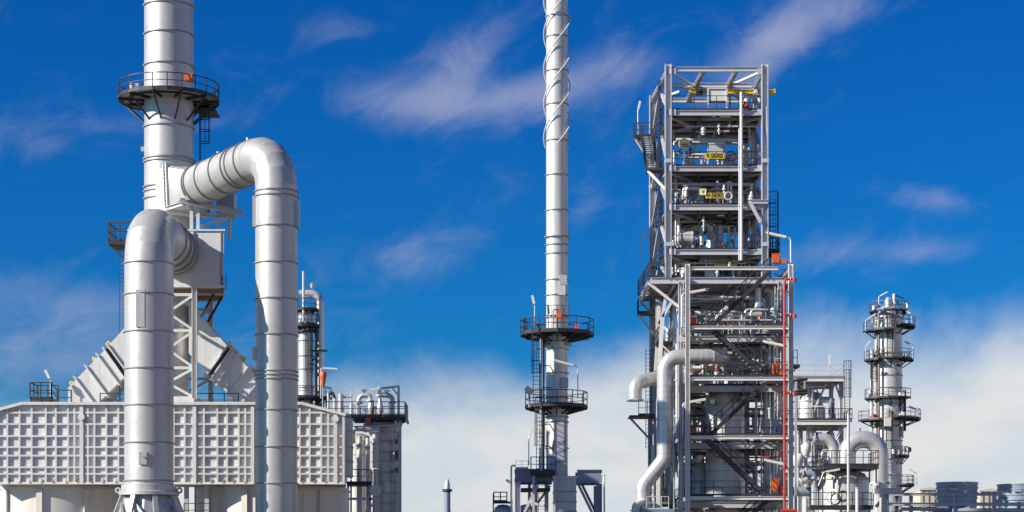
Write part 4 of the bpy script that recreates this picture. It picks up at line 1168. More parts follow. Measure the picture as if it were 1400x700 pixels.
def flight(p0, p1, d, wid=.95, par=TW, axis=(0, 1, 0), pitch=.23):
    """stair flight from p0 (low) to p1 (high)"""
    p0, p1, ax = V(p0), V(p1), V(axis).normalized()
    mb = MB()
    for s_ in (0, 1):
        o = ax * wid * s_
        mb.bar(p0 + o, p1 + o, .09, .30)
    st = part(par, 'staircase', mb, 'dark_steel', 30)
    for s_ in (0, 1):
        o = ax * wid * s_
        part(st, 'handrail', rail_mb([p0 + o + V((0, 0, .12)), p1 + o + V((0, 0, .12))], 1.0, False, 1.3, .05, True, False), 'dark_steel')
    n = int(abs(p1.z - p0.z) / pitch)
    run = (p1 - p0); run.z = 0; rl = run.length; run.normalize()
    tm = MB().bar(V((0, 0, 0)), ax * (wid - .1), .26, .035)
    me = None
    for i in range(n):
        q = p0 + (p1 - p0) * (i + .5) / n + ax * .05
        if me is None:
            ob = part(st, 'tread', MB().bar(q, q + ax * (wid - .1), .27, .04), 'galvanised_light', 30)
            me = ob.data; q0 = q
        else:
            ob = bpy.data.objects.new('tread', me); C.objects.link(ob); ob.parent = st; ob.location = q - q0; ROOT[ob.name] = ROOT[st.name]
    return st
la, lb = S0_ + .35, S0_ + 1.75
def fl(x0, y0, x1, y1, d): return flight(P(x0, y0, d), P(x1, y1, d), d)
fl(974, 445, 1052, 372, lb)
fl(1046, 516, 974, 449, la)
fl(972, 594, 1049, 521, lb)
fl(1050, 680, 966, 600, la)
fl(982, 748, 1050, 684, lb)
# side stair on the left from deck A back to deck B front
flight(V((X(892, 148) - .45, 148.0, zB)), V((X(878, 154.6) - .1, 154.6, zA)), 0, .85, TW, (1, 0, 0))
part(TW, 'landing', MB().box2((X(867, T1), T1 - 1.0, zA - .12), (TX(0, T1) - .2, T1 + .3, zA)), 'grating')
railing([(TX(0, T1) - .2, T1 - 1.0, zA), (X(867, T1), T1 - 1.0, zA), (X(867, T1), T1 + .3, zA), (TX(0, T1), T1 + .3, zA)], step=.6, t=.05)
brc(TW, (X(868.5, T1), T1 - .8, zA - .15), (TX(0, T1) - .1, T1 - .3, zA - 2.0), .2, 'galvanised_light', 'outrigger_strut')
part(TW, 'landing', MB().box2((X(884, 148), 146.6, zB - .12), (TX(0, T0) - .26, 148.0, zB)), 'grating')
brc(TW, (X(886, 147), 147, zB - .15), (TX(0, T0) - .1, T0 + .6, zB - 1.7), .2, 'galvanised_light', 'outrigger_strut')

# ================================================================== equipment standing in the tower
t = thing('monorail_crane', 'yellow monorail beam jutting past the tower under its open top', 'crane beam', (TX(.6, TM), TM, Z(126, TM)))
part(t, 'rail', MB().ibeam(P(942, 124.5, TM), P(1060, 126, TM), .3, .34), 'yellow_paint', 30)
part(t, 'end_stop', MB().box(P(1059, 126, TM), (.08, .4, .44)), 'yellow_paint')
part(t, 'hanger', MB().bar(P(1000, 123, TM), P(1000, 118, TM), .14, .14, (0, 1, 0)), 'galvanised')
part(t, 'hanger', MB().bar(P(1036, 123, TM), P(1036, 118, TM), .14, .14, (0, 1, 0)), 'galvanised')
part(t, 'trolley', MB().box(P(956, 127, TM), (.55, .3, .3)), 'dark_steel')
a, b = P(969, 142, T0 + .6), P(992.5, 122, T0 + .6)
t = thing('white_cabinet', 'white panel cabinet on the top deck of the tower', 'cabinet', ((a.x + b.x) / 2, T0 + .9, zA))
part(t, 'housing', MB().box2((a.x, T0 + .6, zA + .9), (b.x, T0 + 1.3, b.z)), 'lamp_white')
part(t, 'frame', MB().bar((a.x - .06, T0 + .58, zA + .04), (a.x - .06, T0 + .58, b.z + .08), .12, .12, (0, 1, 0)).bar((b.x + .06, T0 + .58, zA + .04), (b.x + .06, T0 + .58, b.z + .08), .12, .12, (0, 1, 0)), 'galvanised')
part(t, 'roof', MB().box2((a.x - .1, T0 + .5, b.z + .003), (b.x + .1, T0 + 1.4, b.z + .09)), 'galvanised')
t = thing('pump_unit', 'small red and white pump unit on the top deck corner', 'pump', P(1021, 147, T0 + 1.4))
part(t, 'casing', MB().lathe(X(1020, T0 + 1.4), T0 + 1.4, [(0, zA + .05), (.3, zA + .05), (.3, zA + .7), (.2, zA + .9), (0, zA + .95)], 14), 'red_paint')
part(t, 'motor', MB().lathe(X(1020, T0 + 1.4), T0 + 1.4, [(0, zA + .95), (.22, zA + .95), (.22, zA + 1.5), (0, zA + 1.6)], 14), 'lamp_white')
part(t, 'base', MB().box((X(1020, T0 + 1.4), T0 + 1.4, zA + .05), (.9, .7, .06)), 'galvanised')
t = thing('hoist_post', 'small swivel hoist post at the top deck railing', 'hoist', P(998, 150, T0 + .5))
part(t, 'post', MB().bar(P(998, 151, T0 + .5), P(998, 129, T0 + .5), .12, .12, (0, 1, 0)), 'dark_steel')
part(t, 'arm', MB().path(fillet([P(994, 131, T0 + .5), P(1003, 130, T0 + .5), P(1012, 136, T0 + .5)], .4, 4), .07, 8), 'dark_steel')
t = thing('downpipe', 'long white vertical pipe down the face of the tower', 'pipe', P(1013.5, 352, T0 - .3))
part(t, 'pipe', MB().tube(P(1013.5, 356, T0 - .35), P(1013.5, 126, T0 - .35), .12, 12), 'lamp_white')
part(t, 'tracer', MB().tube(P(1010.5, 356, T0 - .35), P(1010.5, 176, T0 - .35), .05, 8), 'galvanised')
for y in (150, 200, 228, 281, 342):
    part(t, 'clamp', MB().box2(P(1009, y, T0 - .42), P(1016, y + 2, T0 - .1)), 'galvanised')
def sign(label, txt, x0, y0, x1, y1, d, m, tm, size):
    a, b = P(x0, y1, d), P(x1, y0, d)
    t = thing('sign', label, 'sign', ((a.x + b.x) / 2, d, a.z))
    part(t, 'board', MB().box2((a.x, d, a.z), (b.x, d + .04, b.z)), m)
    part(t, 'bracket', MB().box2((a.x + .2, d + .04, a.z + .1), (a.x + .3, d + .2, b.z - .1)), 'galvanised')
    cu = bpy.data.curves.new('lettering', 'FONT'); cu.body = txt; cu.size = size; cu.align_x = 'CENTER'; cu.align_y = 'CENTER'; cu.extrude = .004; cu.offset = size * .022
    tmp = bpy.data.objects.new('lettering_curve', cu); C.objects.link(tmp)
    bpy.context.view_layer.update()
    me = bpy.data.meshes.new_from_object(tmp.evaluated_get(bpy.context.evaluated_depsgraph_get()))
    bpy.data.objects.remove(tmp)
    me.materials.clear(); me.materials.append(MATS[tm])
    w_ = max(v.co.x for v in me.vertices) - min(v.co.x for v in me.vertices)
    k = (b.x - a.x) * .86 / w_ if len(txt) > 1 else 1
    for v in me.vertices: v.co = V((v.co.x * k, -v.co.z, v.co.y))
    o = bpy.data.objects.new('lettering', me); C.objects.link(o)
    o.parent = t; o.location = (0, -.012, (b.z - a.z) / 2)
    return t
sign('yellow sign reading V-58302 on the tower railing', 'V-58302', 963.5, 209, 990.5, 217, T0 - .06, 'yellow_sign', 'black_paint', .48)
sign('yellow sign reading V-58303 on the tower railing below', 'V-58303', 964.5, 263.5, 991.5, 271, T0 - .06, 'yellow_sign', 'black_paint', .46)
sign('pale yellow square sign with a single V', 'V', 956.5, 258, 965.5, 266.5, T0 - .12, 'pale_yellow', 'black_paint', .36)
for x, y, r, m_, lab in ((998.5, 213.5, .36, 'black_paint', 'black hoop ring hung on the railing beside sign V-58302'), (996, 268, .28, 'galvanised', 'grey hoop ring hung on the railing beside sign V-58303')):
    t = thing('hose_reel', lab, 'hose reel', P(x, y + r * 18, T0 - .12))
    part(t, 'hose', MB().torus(P(x, y, T0 - .12), (0, 1, 0), r, .075, 30, 8), m_)
    part(t, 'hook', MB().bar(P(x, y - 6, T0 - .12), P(x, y - 6, T0 + .06), .07), 'dark_steel')
t = thing('small_cabinet', 'grey ribbed cabinet behind the V-58302 sign', 'cabinet', P(979, 223, T0 + 1.2))
a, b = P(969.5, 216, T0 + 1.0), P(988.5, 197, T0 + 1.0)
part(t, 'housing', MB().box2((a.x, T0 + 1.0, a.z), (b.x, T0 + 1.5, b.z)), 'galvanised')
part(t, 'cover', MB().box2((a.x - .05, T0 + .95, b.z), (b.x + .05, T0 + 1.55, b.z + .07)), 'galvanised_light')
for x in (a.x + .05, b.x - .05):
    part(t, 'leg', MB().bar((x, T0 + 1.2, zB), (x, T0 + 1.2, a.z), .1, .1, (0, 1, 0)), 'galvanised_light')
t = thing('cable_reel', 'striped pale yellow reel on white stand on the V-58302 deck', 'reel', P(936, 223, T0 + 1))
part(t, 'drum', MB().tube(P(935, 196.5, T0 + 1.0), P(936, 197, T0 + .7), .42, 20), 'pale_yellow')
for k in range(4):
    part(t, 'band', MB().box(P(931 + 2.4 * k, 192 + 2.6 * k, T0 + .68), (.5, .03, .05)), 'dark_steel')
part(t, 'stand', MB().bar(P(936, 224, T0 + 1), P(936, 200, T0 + 1), .12, .12, (0, 1, 0)), 'lamp_white')
t = thing('instrument_stand', 'pair of white instrument posts with red fittings beside the reel', 'instrument', P(946, 223, T0 + 1))
for x in (943.5, 948):
    part(t, 'post', MB().bar(P(x, 224, T0 + 1), P(x, 205 if x < 945 else 212, T0 + 1), .11, .11, (0, 1, 0)), 'lamp_white')
part(t, 'fitting', MB().box(P(944, 206, T0 + .95), (.25, .2, .5)), 'red_paint')
part(t, 'crossbar', MB().bar(P(938, 212.5, T0 + .95), P(954, 212.5, T0 + .95), .06), 'red_paint')
# vessels on the upper decks
t = thing('upper_vessel', 'dark shaded vessel hanging between the two sign decks', 'vessel', (X(972, TM), TM, zC - .9))
vr = 1.45
vx_ = X(971, TM)
part(t, 'shell', MB().lathe(vx_, TM, [(0, zC - .9), (.8, zC - .7), (1.25, zC - .3), (vr, zC + .2), (vr, zB - .9), (1.2, zB - .4), (.7, zB - .1), (0, zB)], 36), 'shade_pipe_brown', 30)  # the brown stands for the shade this vessel hangs in
for z in (zC + .3, zC + 1.5):
    part(t, 'band', MB().ring(vx_, TM, z, vr - .02, vr + .06, .1, 36), 'ring_steel')
for a in (250, 290, 330, 30, 150):
    d = V((math.cos(R(a)), math.sin(R(a)), 0))
    part(t, 'support_lug', MB().box(V((vx_, TM, zC + .45)) + d * (vr + .12), (.4, .4, .5)), 'shade_pipe_brown')
for k, (x, r0, r1, y0, y1, d, lab) in enumerate(((973, .36, .36, 338, 322, T0 + 2.2, 'white upright filter pot beneath the V-58303 deck'), (982, .38, .38, 338, 321, T0 + 3.0, 'grey upright filter pot beside the white filter pot'))):
    t = thing('filter_pot', lab, 'vessel', (X(x, d), d, zD + .04), 'filter pots under the V-58303 deck')
    part(t, 'shell', MB().lathe(X(x, d), d, [(0, zD + .04), (r0, zD + .04), (r0, zD + 1.5), (r0 * .7, zD + 1.75), (.12, zD + 1.85), (.12, zD + 2.2), (0, zD + 2.2)], 18), 'vessel_white' if k == 0 else 'galvanised_light')
    part(t, 'flange', MB().ring(X(x, d), d, zD + 1.45, r0 - .02, r0 + .07, .1, 18), 'galvanised')
t = thing('exchanger', 'grey horizontal exchanger below the V-58303 deck', 'exchanger', P(939, 338, T0 + 2.6))
part(t, 'shell', MB().tube(P(927, 326, T0 + 2.6), P(948, 326, T0 + 2.6), .55, 24), 'vessel_white')
for x in (928, 945):
    part(t, 'flange', MB().tube(P(x, 326, T0 + 2.6), P(x + 2, 326, T0 + 2.6), .64, 24), 'galvanised')
    part(t, 'saddle', MB().box2((X(x, T0 + 2.6), T0 + 2.3, zD + .04), (X(x + 3, T0 + 2.6), T0 + 2.9, Z(330, T0 + 2.6))), 'galvanised')
def piping(label, z, x0, x1, d0, d1, seed, nv=8, nh=5, hmax=3.6, big=.16):
    """a manifold of small pipes, valves and flanges on one deck"""
    rnd = random.Random(seed)
    t = thing('pipe_manifold', label, 'pipes', ((x0 + x1) / 2, (d0 + d1) / 2, z), 'pipe manifolds on the tower decks')
    zb_ = z
    for i in range(nv):
        x = x0 + (x1 - x0) * (i + rnd.uniform(.2, .8)) / nv; d = rnd.uniform(d0, d1); r = rnd.choice((.05, .07, .09, big))
        h = rnd.uniform(1.2, hmax)
        pts = [V((x, d, zb_)), V((x, d, zb_ + h))]
        if rnd.random() < .75:
            dx = rnd.uniform(-1.6, 1.6)
            pts.append(V((min(max(x + dx, x0), x1), d, zb_ + h)))
            if rnd.random() < .6: pts.append(V((min(max(x + dx, x0), x1), d, zb_ + rnd.uniform(.2, h * .7))))
        part(t, 'pipe', MB().path(fillet(pts, .3, 4), r, 8), rnd.choice(('bright_pipe', 'bright_pipe', 'galvanised_light', 'galvanised', 'vessel_white')))
        if rnd.random() < .7:
            q = V((x, d, zb_ + rnd.uniform(.4, 1.1)))
            part(t, 'flange', MB().tube(q, q + V((0, 0, .1)), r + .09, 10), 'galvanised')
        if rnd.random() < .6:
            q = V((x, d - r - .3, zb_ + rnd.uniform(.7, 1.3)))
            part(t, 'valve_wheel', MB().torus(q, (0, 1, 0), .17, .03, 14, 5).bar(q, q + V((0, .3, 0)), .05), rnd.choice(('dark_steel', 'dark_steel', 'red_paint')))
        if rnd.random() < .4:
            q = V((x, d, zb_ + .5))
            part(t, 'valve_body', MB().lathe(q.x, q.y, [(0, q.z), (r + .12, q.z + .05), (r + .16, q.z + .25), (r + .05, q.z + .45), (0, q.z + .5)], 10), 'galvanised')
    for i in range(nh):
        zz_ = zb_ + rnd.uniform(1.0, hmax); d = rnd.uniform(d0, d1); r = rnd.choice((.05, .07, .1, big))
        xa = rnd.uniform(x0, x0 + (x1 - x0) * .4); xb = rnd.uniform(x0 + (x1 - x0) * .6, x1)
        part(t, 'pipe', MB().tube((xa, d, zz_), (xb, d, zz_), r, 8), rnd.choice(('bright_pipe', 'galvanised_light', 'galvanised')))
        part(t, 'pipe_support', MB().bar(((xa + xb) / 2, d, zz_), ((xa + xb) / 2, d, zb_), .07, .07, (0, 1, 0)), 'galvanised')
    return t
x0, x1 = TX(0, T0) + .6, TX(1, T0) - .6
piping('small pipes and valves on the V-58302 sign deck', zB + .04, x0, x1 - .6, T0 + 1.5, T0 + 6, 3, 10, 5, 2.9)
piping('small pipes and valves on the V-58303 sign deck', zC + .04, x0, x1, T0 + .8, T0 + 2.8, 5, 12, 5, 2.2)
piping('silver pipes around the white filter pot deck', zD + .04, x0, x1, T0 + 1.5, T0 + 7, 8, 18, 8, 2.9)
piping('dense pipework on the wide outrigger deck of the tower', zE + .04, x0 - .4, LX1 - .6, T0 + 1.0, T0 + 7, 12, 28, 8, 1.9, .22)
piping('pipework one deck below the wide outrigger deck', zl[0], LX0 + .5, LX1 - .5, T0 + 1.0, T0 + 7.6, 21, 26, 12, 3.6, .2)
piping('pipework level with the large bent pale pipe', zl[1], LX0 + .5, LX1 - .5, T0 + 1.2, T0 + 7.6, 23, 24, 12, 3.5, .2)
piping('pipework around the middle of the white tower vessel', zl[2], LX0 + .5, LX1 - .5, T0 + 5.2, T0 + 7.8, 27, 20, 8, 3.6, .2)
piping('pipework around the foot of the white tower vessel', zl[3], LX0 + .5, LX1 - .5, T0 + 5.2, T0 + 7.8, 29, 20, 8, 3.6, .2)
piping('slim pipes left of the lower tower behind the bent pale pipe', zl[3], LX0 - 1.3, LX0 - .4, T0 + 3.2, T0 + 8, 31, 10, 3, 14.0, .18)
t = thing('yellow_tray', 'flat yellow tray on the wide outrigger deck', 'tray', P(992, 378, T0 + 1))
part(t, 'tray', MB().box2(P(977, 367.5, T0 + .6), P(1006, 363.5, T0 + 1.4)), 'yellow_sign')
for x in (980, 1003):
    part(t, 'leg', MB().bar((X(x, T0 + 1), T0 + 1, zE + .04), P(x, 366, T0 + 1), .08, .08, (0, 1, 0)), 'galvanised')
for x, y0, y1, w_, lab in ((971.5, 378, 355, .5, 'grey pump casing on the outrigger deck behind the yellow tray'), (938, 378, 352, .46, 'white tall valve housing on the outrigger deck by the stair column')):
    d = T0 + 1.6
    t = thing('pump_casing', lab, 'pump', (X(x, d), d, zE + .04))
    part(t, 'body', MB().lathe(X(x, d), d, [(0, zE + .04), (w_, zE + .04), (w_, zE + .9), (w_ * .6, zE + 1.1), (w_ * .6, zE + 1.5), (0, zE + 1.55)], 18), 'galvanised_light')
    part(t, 'flange', MB().ring(X(x, d), d, zE + .9, w_ - .02, w_ + .08, .1, 18), 'galvanised')
# white main vessel in the lower tower
vd = T0 + 3.4
vx_, vr = X(991, vd), 26.5 * vd / F
t = thing('main_vessel', 'large white vessel standing inside the lower tower', 'vessel', (vx_, vd, 0))
zs = [0, Z(690, vd), Z(645, vd), Z(598, vd), Z(570, vd), Z(540, vd)]
for a, b in zip(zs[:-1], zs[1:]):
    part(t, 'shell_course', MB().lathe(vx_, vd, [(vr, a), (vr, b)], 56), 'vessel_white', 30)
    part(t, 'seam_ring', MB().ring(vx_, vd, b, vr - .02, vr + .025, .05, 56), 'ring_steel')
part(t, 'head', MB().lathe(vx_, vd, [(vr, zs[-1]), (vr * .95, zs[-1] + .3), (vr * .75, zs[-1] + .62), (vr * .4, zs[-1] + .82), (0, zs[-1] + .88)], 48), 'vessel_white', 40)
part(t, 'top_nozzle', MB().tube((vx_ + .3, vd, zs[-1] + .7), (vx_ + .3, vd, Z(505, vd)), .52, 24), 'bright_pipe')
for y in (502, 508, 513):
    part(t, 'bellows_ring', MB().ring(vx_ + .3, vd, Z(y, vd), .5, .68, .12, 24), 'galvanised')
t = thing('side_vessel', 'narrow shaded vessel behind the large white tower vessel', 'vessel', (X(957, T0 + 5), T0 + 5, 0))
part(t, 'shell', MB().lathe(X(958, T0 + 5), T0 + 5, [(.72, 0), (.72, Z(640, T0 + 5)), (.5, Z(634, T0 + 5)), (0, Z(631, T0 + 5))], 28), 'vessel_white', 40)
part(t, 'band', MB().ring(X(958, T0 + 5), T0 + 5, Z(660, T0 + 5), .7, .77, .08, 28), 'ring_steel')
# big bent pipe
def bands(par, pts, r, step=.85, name='jacket_band', m='ring_steel'):
    acc = 0.0
    for a, b in zip(pts[:-1], pts[1:]):
        L = (b - a).length; d = (b - a).normalized()
        while acc < L:
            c = a + d * acc
            part(par, name, MB().tube(c - d * .012, c + d * .012, r + .006, 28), m)
            acc += step
        acc -= L
BD = 144.6
br = 10.4 * BD / F
t = thing('large_bent_pipe', 'large pale pipe bending down outside the lower tower', 'pipe', (X(880, BD), BD, 0))
pts = fillet([V((vx_ + .3, vd, Z(505, vd))), V((vx_ + .3, vd, Z(487.5, BD))), V((X(985, BD), BD, Z(487.5, BD))), P(908.5, 488, BD), P(908.5, 628, BD), P(879, 664, BD), V((X(879, BD), BD, 0))], 1.15, 10)
part(t, 'pipe', MB().path(pts, br, 32), 'bright_pipe', 40)
for x in (958, 975):
    part(t, 'weld_band', MB().tube(P(x, 488, BD), P(x + .7, 488, BD), br + .012, 32), 'galvanised')
for y in (535, 570, 611, 626):
    part(t, 'weld_band', MB().tube(P(908.5, y, BD), P(908.5, y + .7, BD), br + .012, 32), 'galvanised')
bands(t, pts, br)
part(t, 'hanger', MB().bar(P(926, 478, BD), P(926, 448, BD), .08, .08, (0, 1, 0)), 'galvanised')
t = thing('branch_pipe', 'pale branch pipe elbowing outward behind the large bent pipe', 'pipe', P(868, 545, 146.4))
pts = fillet([P(925, 505, 149.5), P(895, 517, 147.5), P(868, 524, 146.2), P(868, 548, 146.2)], .8, 8)
part(t, 'pipe', MB().path(pts, br * .92, 28), 'bright_pipe', 40)
bands(t, pts, br * .92)
part(t, 'flange', MB().tube(P(868, 546, 146.2), P(868, 548.5, 146.2), br * 1.15, 28), 'galvanised')
t = thing('pipe_stub', 'white upright pipe at the foot of the bent pipe', 'pipe', P(868, 700, 143.5))
part(t, 'pipe', MB().path(fillet([V((X(869, 143.5), 143.5, 0)), P(869, 690, 143.5), P(880, 686, 144)], .4, 6), .3, 16), 'lamp_white')
part(t, 'flange', MB().tube(P(869, 697, 143.5), P(869, 699, 143.5), .42, 16), 'galvanised')
t = thing('side_landing', 'small landing bracketed off the lower tower under the branch pipe', 'platform', P(880, 572, 150))
part(t, 'deck', MB().box2((X(860, 150), 149, Z(571, 150)), (LX0 - 1.55, 151.5, Z(569, 150))), 'dark_steel')
part(t, 'railing', rail_mb([(X(872, 150), 149, Z(569, 150)), (LX0 - 1.7, 149, Z(569, 150))], 1.1, False, .7, .05), 'dark_steel')
part(t, 'knee_brace', MB().bar(P(861, 571, 150), P(888, 600, 150), .16), 'painted_beam')
part(t, 'post', MB().ibeam((X(889, 150), 150, 0), (X(889, 150), 150, Z(571.3, 150)), .34, .34, (0, 1, 0)), 'painted_beam', 30)
t = thing('lower_bench', 'dark low platform with railing at the foot of the bent pipe', 'platform', P(900, 698, 143))
part(t, 'deck', MB().box2(P(876, 700, 143.2), P(921, 696.5, 144.2)), 'painted_beam')
part(t, 'railing', rail_mb([P(884, 697, 143.4), P(914, 697, 143.4)], 1.0, False, .5, .05), 'galvanised')
for x in (880, 918):
    part(t, 'post', MB().bar((X(x, 143.7), 143.7, 0), P(x, 699, 143.7), .16, .16, (0, 1, 0)), 'galvanised')
# bent silver pipes high in the lower tower
t = thing('header_pipe', 'silver elbowed header pipe under the wide outrigger deck', 'pipe', P(1000, 447, T0 + .9))
part(t, 'pipe', MB().path(fillet([P(999, 447, T0 + .9), P(999, 431.5, T0 + .9), P(1030, 431.5, T0 + .9)], .35, 6), .2, 14), 'bright_pipe')
part(t, 'valve_block', MB().tube(P(1026, 430, T0 + .9), P(1041, 430, T0 + .9), .3, 14), 'bright_pipe')
part(t, 'riser', MB().tube(P(1036, 447, T0 + 1.1), P(1036, 394, T0 + 1.1), .26, 14), 'bright_pipe')
t = thing('twin_riser', 'pair of pale riser pipes with elbows beside the right tower column', 'pipe', P(1052, 447, T0 + 1.6))
part(t, 'pipe', MB().path(fillet([P(1057, 447, T0 + 1.4), P(1057, 397, T0 + 1.4), P(1046, 397, T0 + 1.6)], .4, 6), .27, 14), 'vessel_white')
part(t, 'pipe', MB().tube(P(1050, 447, T0 + 2), P(1050, 400, T0 + 2), .2, 14), 'vessel_white')
# red fire main
t = thing('fire_main', 'long bright red fire-water riser down the stair frame', 'pipe', P(1072.5, 705, S0_ - .4))
part(t, 'riser', MB().path(fillet([V((X(1072.5, S0_ - .4), S0_ - .4, 0)), P(1072.5, 381.5, S0_ - .4), P(1088, 381.5, S0_ - .4)], .25, 5), .095, 12), 'red_paint')
for y in (431, 537):
    part(t, 'branch', MB().tube(P(1072.5, y, S0_ - .4), P(1088, y, S0_ - .4), .1, 10), 'red_paint')
for y in (381.5, 431, 537):
    part(t, 'hydrant_valve', MB().tube(P(1086, y - 1, S0_ - .4), P(1086, y + 4, S0_ - .4), .17, 10), 'red_paint')
    part(t, 'collar', MB().tube(P(1080, y, S0_ - .4), P(1081, y, S0_ - .4), .16, 10), 'galvanised')
for y in (398, 460, 505, 560, 600, 640):
    part(t, 'clamp', MB().box2(P(1071, y, S0_ - .5), P(1080, y + 2, S0_ - .1)), 'red_paint')
part(t, 'branch', MB().path(fillet([P(1072.5, 613, S0_ - .4), P(1062, 625.5, S0_ + 3.2), P(977, 625.5, S0_ + 3.2), P(975, 610, S0_ + 3.2)], .3, 5), .07, 10), 'red_paint')
part(t, 'foot', MB().tube(P(1068, 698.5, S0_ - .4), P(1090, 698.5, S0_ - .4), .16, 10), 'red_paint')
# orange equipment boxes
for x, y, w_, h_, d, lab in ((1061, 354, .75, .8, T0 - .2, 'orange fire box at the outrigger deck corner under the horizontal lamp'), (941.5, 434, .6, 1.0, S0_ + 1.6, 'orange fire box on the stair landing under the outrigger deck'),
                          (1060, 505, .55, .9, S0_ + 1.4, 'orange fire box on the landing level with the large bent pipe'), (941, 584, .62, .9, S0_ + 1.6, 'orange fire box on the landing beside the middle of the white vessel'),
                          (1060, 664, .75, 1.1, S0_ + 1.4, 'orange fire box on the landing at the foot of the long stairs')):
    c = P(x, y, d)
    t = crate('fire_box', lab, 'fire box', c, (w_ * .8, .4, h_ * .85), 'orange_paint', group='orange fire boxes on the tower')
    part(t, 'side_unit', MB().box((c.x + w_ * .7, c.y, c.z - h_ * .28), (w_ * .6, .35, h_ * .42)), 'red_paint' if y > 600 else 'orange_paint')
# lamps of the tower
lamp('pale lamp on tall post above the side stair of the tower', P(872.5, 187, 154.6), P(872, 152, 154.6), P(875, 138.5, 154.6))
lamp('pale lamp leaning over the rear landing of the outrigger deck', P(877, 400, 155), P(876.5, 330, 155), P(884, 316, 155))
lamp('long white lamp above the orange box at outrigger deck corner', P(1081.5, 372, T0 - .1), P(1081, 325.5, T0 - .1), P(1047, 318, T0 - .1), .07)
lamp('white lamp under the outrigger deck by the stair column', P(932.5, 447, S0_ + 1), P(932.5, 401.5, S0_ + 1), P(965, 396, S0_ + 1), .07)
lamp('white lamp under the deck level with the second stair flight', P(1079, 515, S0_ + .5), P(1079, 474, S0_ + .5), P(1043, 466.5, S0_ + .5), .06)
lamp('white lamp above the landing beside the middle of white vessel', P(933.5, 597, S0_ + 1), P(933.5, 551, S0_ + 1), P(966, 545.5, S0_ + 1), .07)
lamp('white lamp above the lowest landing beside the red main', P(1079, 678, S0_ + .5), P(1079, 636, S0_ + .5), P(1045, 628.5, S0_ + .5), .06)

# ---- more pipework threaded through the tower
def bundle(label, specs, mats=('bright_pipe', 'galvanised_light', 'galvanised'), cat='pipes', base=None):
    t = thing('riser_bundle', label, cat, base or tuple(specs[0][0][0]), 'pipe bundles threaded through the tower')
    for k, (pts, r) in enumerate(specs):
        pts = [V(p) for p in pts]
        q = fillet(pts, max(.18, r * 2.2), 5) if len(pts) > 2 else pts
        part(t, 'pipe', MB().path(q, r, 10), mats[k % len(mats)])
        L = (pts[1] - pts[0]); n_ = L.normalized()
        for f in (.23, .61):
            c = pts[0] + L * f
            part(t, 'flange', MB().tube(c, c + n_ * .12, r + .07, 10), 'galvanised')
    return t
def vline(x, d, y0, y1, r, *more): return ([P(x, y0, d), P(x, y1, d)] + [P(*m) for m in more], r)
bundle('slim risers climbing the right rear of the upper tower', [vline(1024, T0 + 4, 372, 160, .10), vline(1029, T0 + 4.6, 372, 190, .07), vline(1033, T0 + 3.4, 372, 236, .12, (1010, 236, T0 + 3.4)), vline(1020, T0 + 6, 372, 240, .16), vline(1036, T0 + 5.4, 372, 206, .06)])
bundle('slim risers beside the left column of the upper tower', [vline(924, T0 + 2, 372, 236, .08), vline(928, T0 + 3, 372, 290, .12, (950, 290, T0 + 3)), vline(921, T0 + 4.6, 372, 176, .07), vline(932, T0 + 5.4, 372, 246, .1, (946, 246, T0 + 5.4))])
for z, nm, sd_ in ((zA, 'the top deck', 61), (zB, 'the V-58302 deck', 62), (zC, 'the V-58303 deck', 63), (zD, 'the filter pot deck', 64)):
    rnd = random.Random(sd_)
    sp = []
    for k in range(7):
        zz_ = z - .72 - rnd.uniform(0, .75)
        if k % 3 < 2:
            d = rnd.uniform(T0 + .5, T1 - .8); xa = TX(rnd.uniform(.04, .35), d); xb = TX(rnd.uniform(.55, .96), d)
            pts = [(xa, d, zz_), (xb, d, zz_)]
            if rnd.random() < .7: pts.append((xb, d, zz_ - rnd.uniform(.5, 1.5)))
        else:
            x = TX(rnd.uniform(.1, .9), T0); pts = [(x, T0 + .4, zz_), (x, T1 - .6, zz_)]
            if rnd.random() < .5: pts = [(x, T0 + .4, zz_ - rnd.uniform(.5, 1.2))] + pts
        sp.append((pts, rnd.choice((.06, .08, .1, .13))))
    bundle('pipe runs hung beneath %s of the tower' % nm, sp, base=((TX(0, T0) + TX(1, T0)) / 2, TM, z - 1.4))
zz4 = [zE] + zl
for i, nm in enumerate(('the wide outrigger deck', 'the first landing deck', 'the large bent pipe deck', 'the middle vessel deck')):
    rnd = random.Random(80 + i)
    z = zz4[i]; sp = []
    for k in range(12):
        zz_ = z - .75 - rnd.uniform(0, 1.5)
        if k % 4 < 3:
            d = rnd.uniform(T0 + .3, T1 - 2) if i < 2 else rnd.uniform(T0 + 5.2, T1 - 1.6); xa = LX0 + rnd.uniform(.3, 2.6); xb = LX1 - rnd.uniform(.3, 2.4)
            pts = [(xa, d, zz_), (xb, d, zz_)]
            if rnd.random() < .75: pts.append((xb, d, zz_ - rnd.uniform(.6, 2.2)))
            if rnd.random() < .5: pts = [(xa, d, zz_ + rnd.uniform(.3, .6))] + pts
        else:
            x = LX0 + rnd.uniform(.5, 7); pts = [(x, T0 + .4, zz_), (x, T1 - 1.4, zz_)]
        sp.append((pts, rnd.choice((.05, .07, .1, .15, .2))))
    bundle('pipe runs hung beneath %s of the tower' % nm, sp, base=((LX0 + LX1) / 2, TM, z - 2.2))
bundle('slim risers beside the right column of the lower tower', [vline(1052, T0 + .8, 700, 470, .09), vline(1047, T0 + 1.4, 700, 530, .14), vline(1041, T0 + .9, 700, 452, .06), vline(1057, T0 + 2.2, 700, 460, .17), vline(1034, T0 + 2.6, 700, 545, .1, (1022, 545, T0 + 2.6)), vline(1061, T0 + 1.5, 700, 400, .07)])
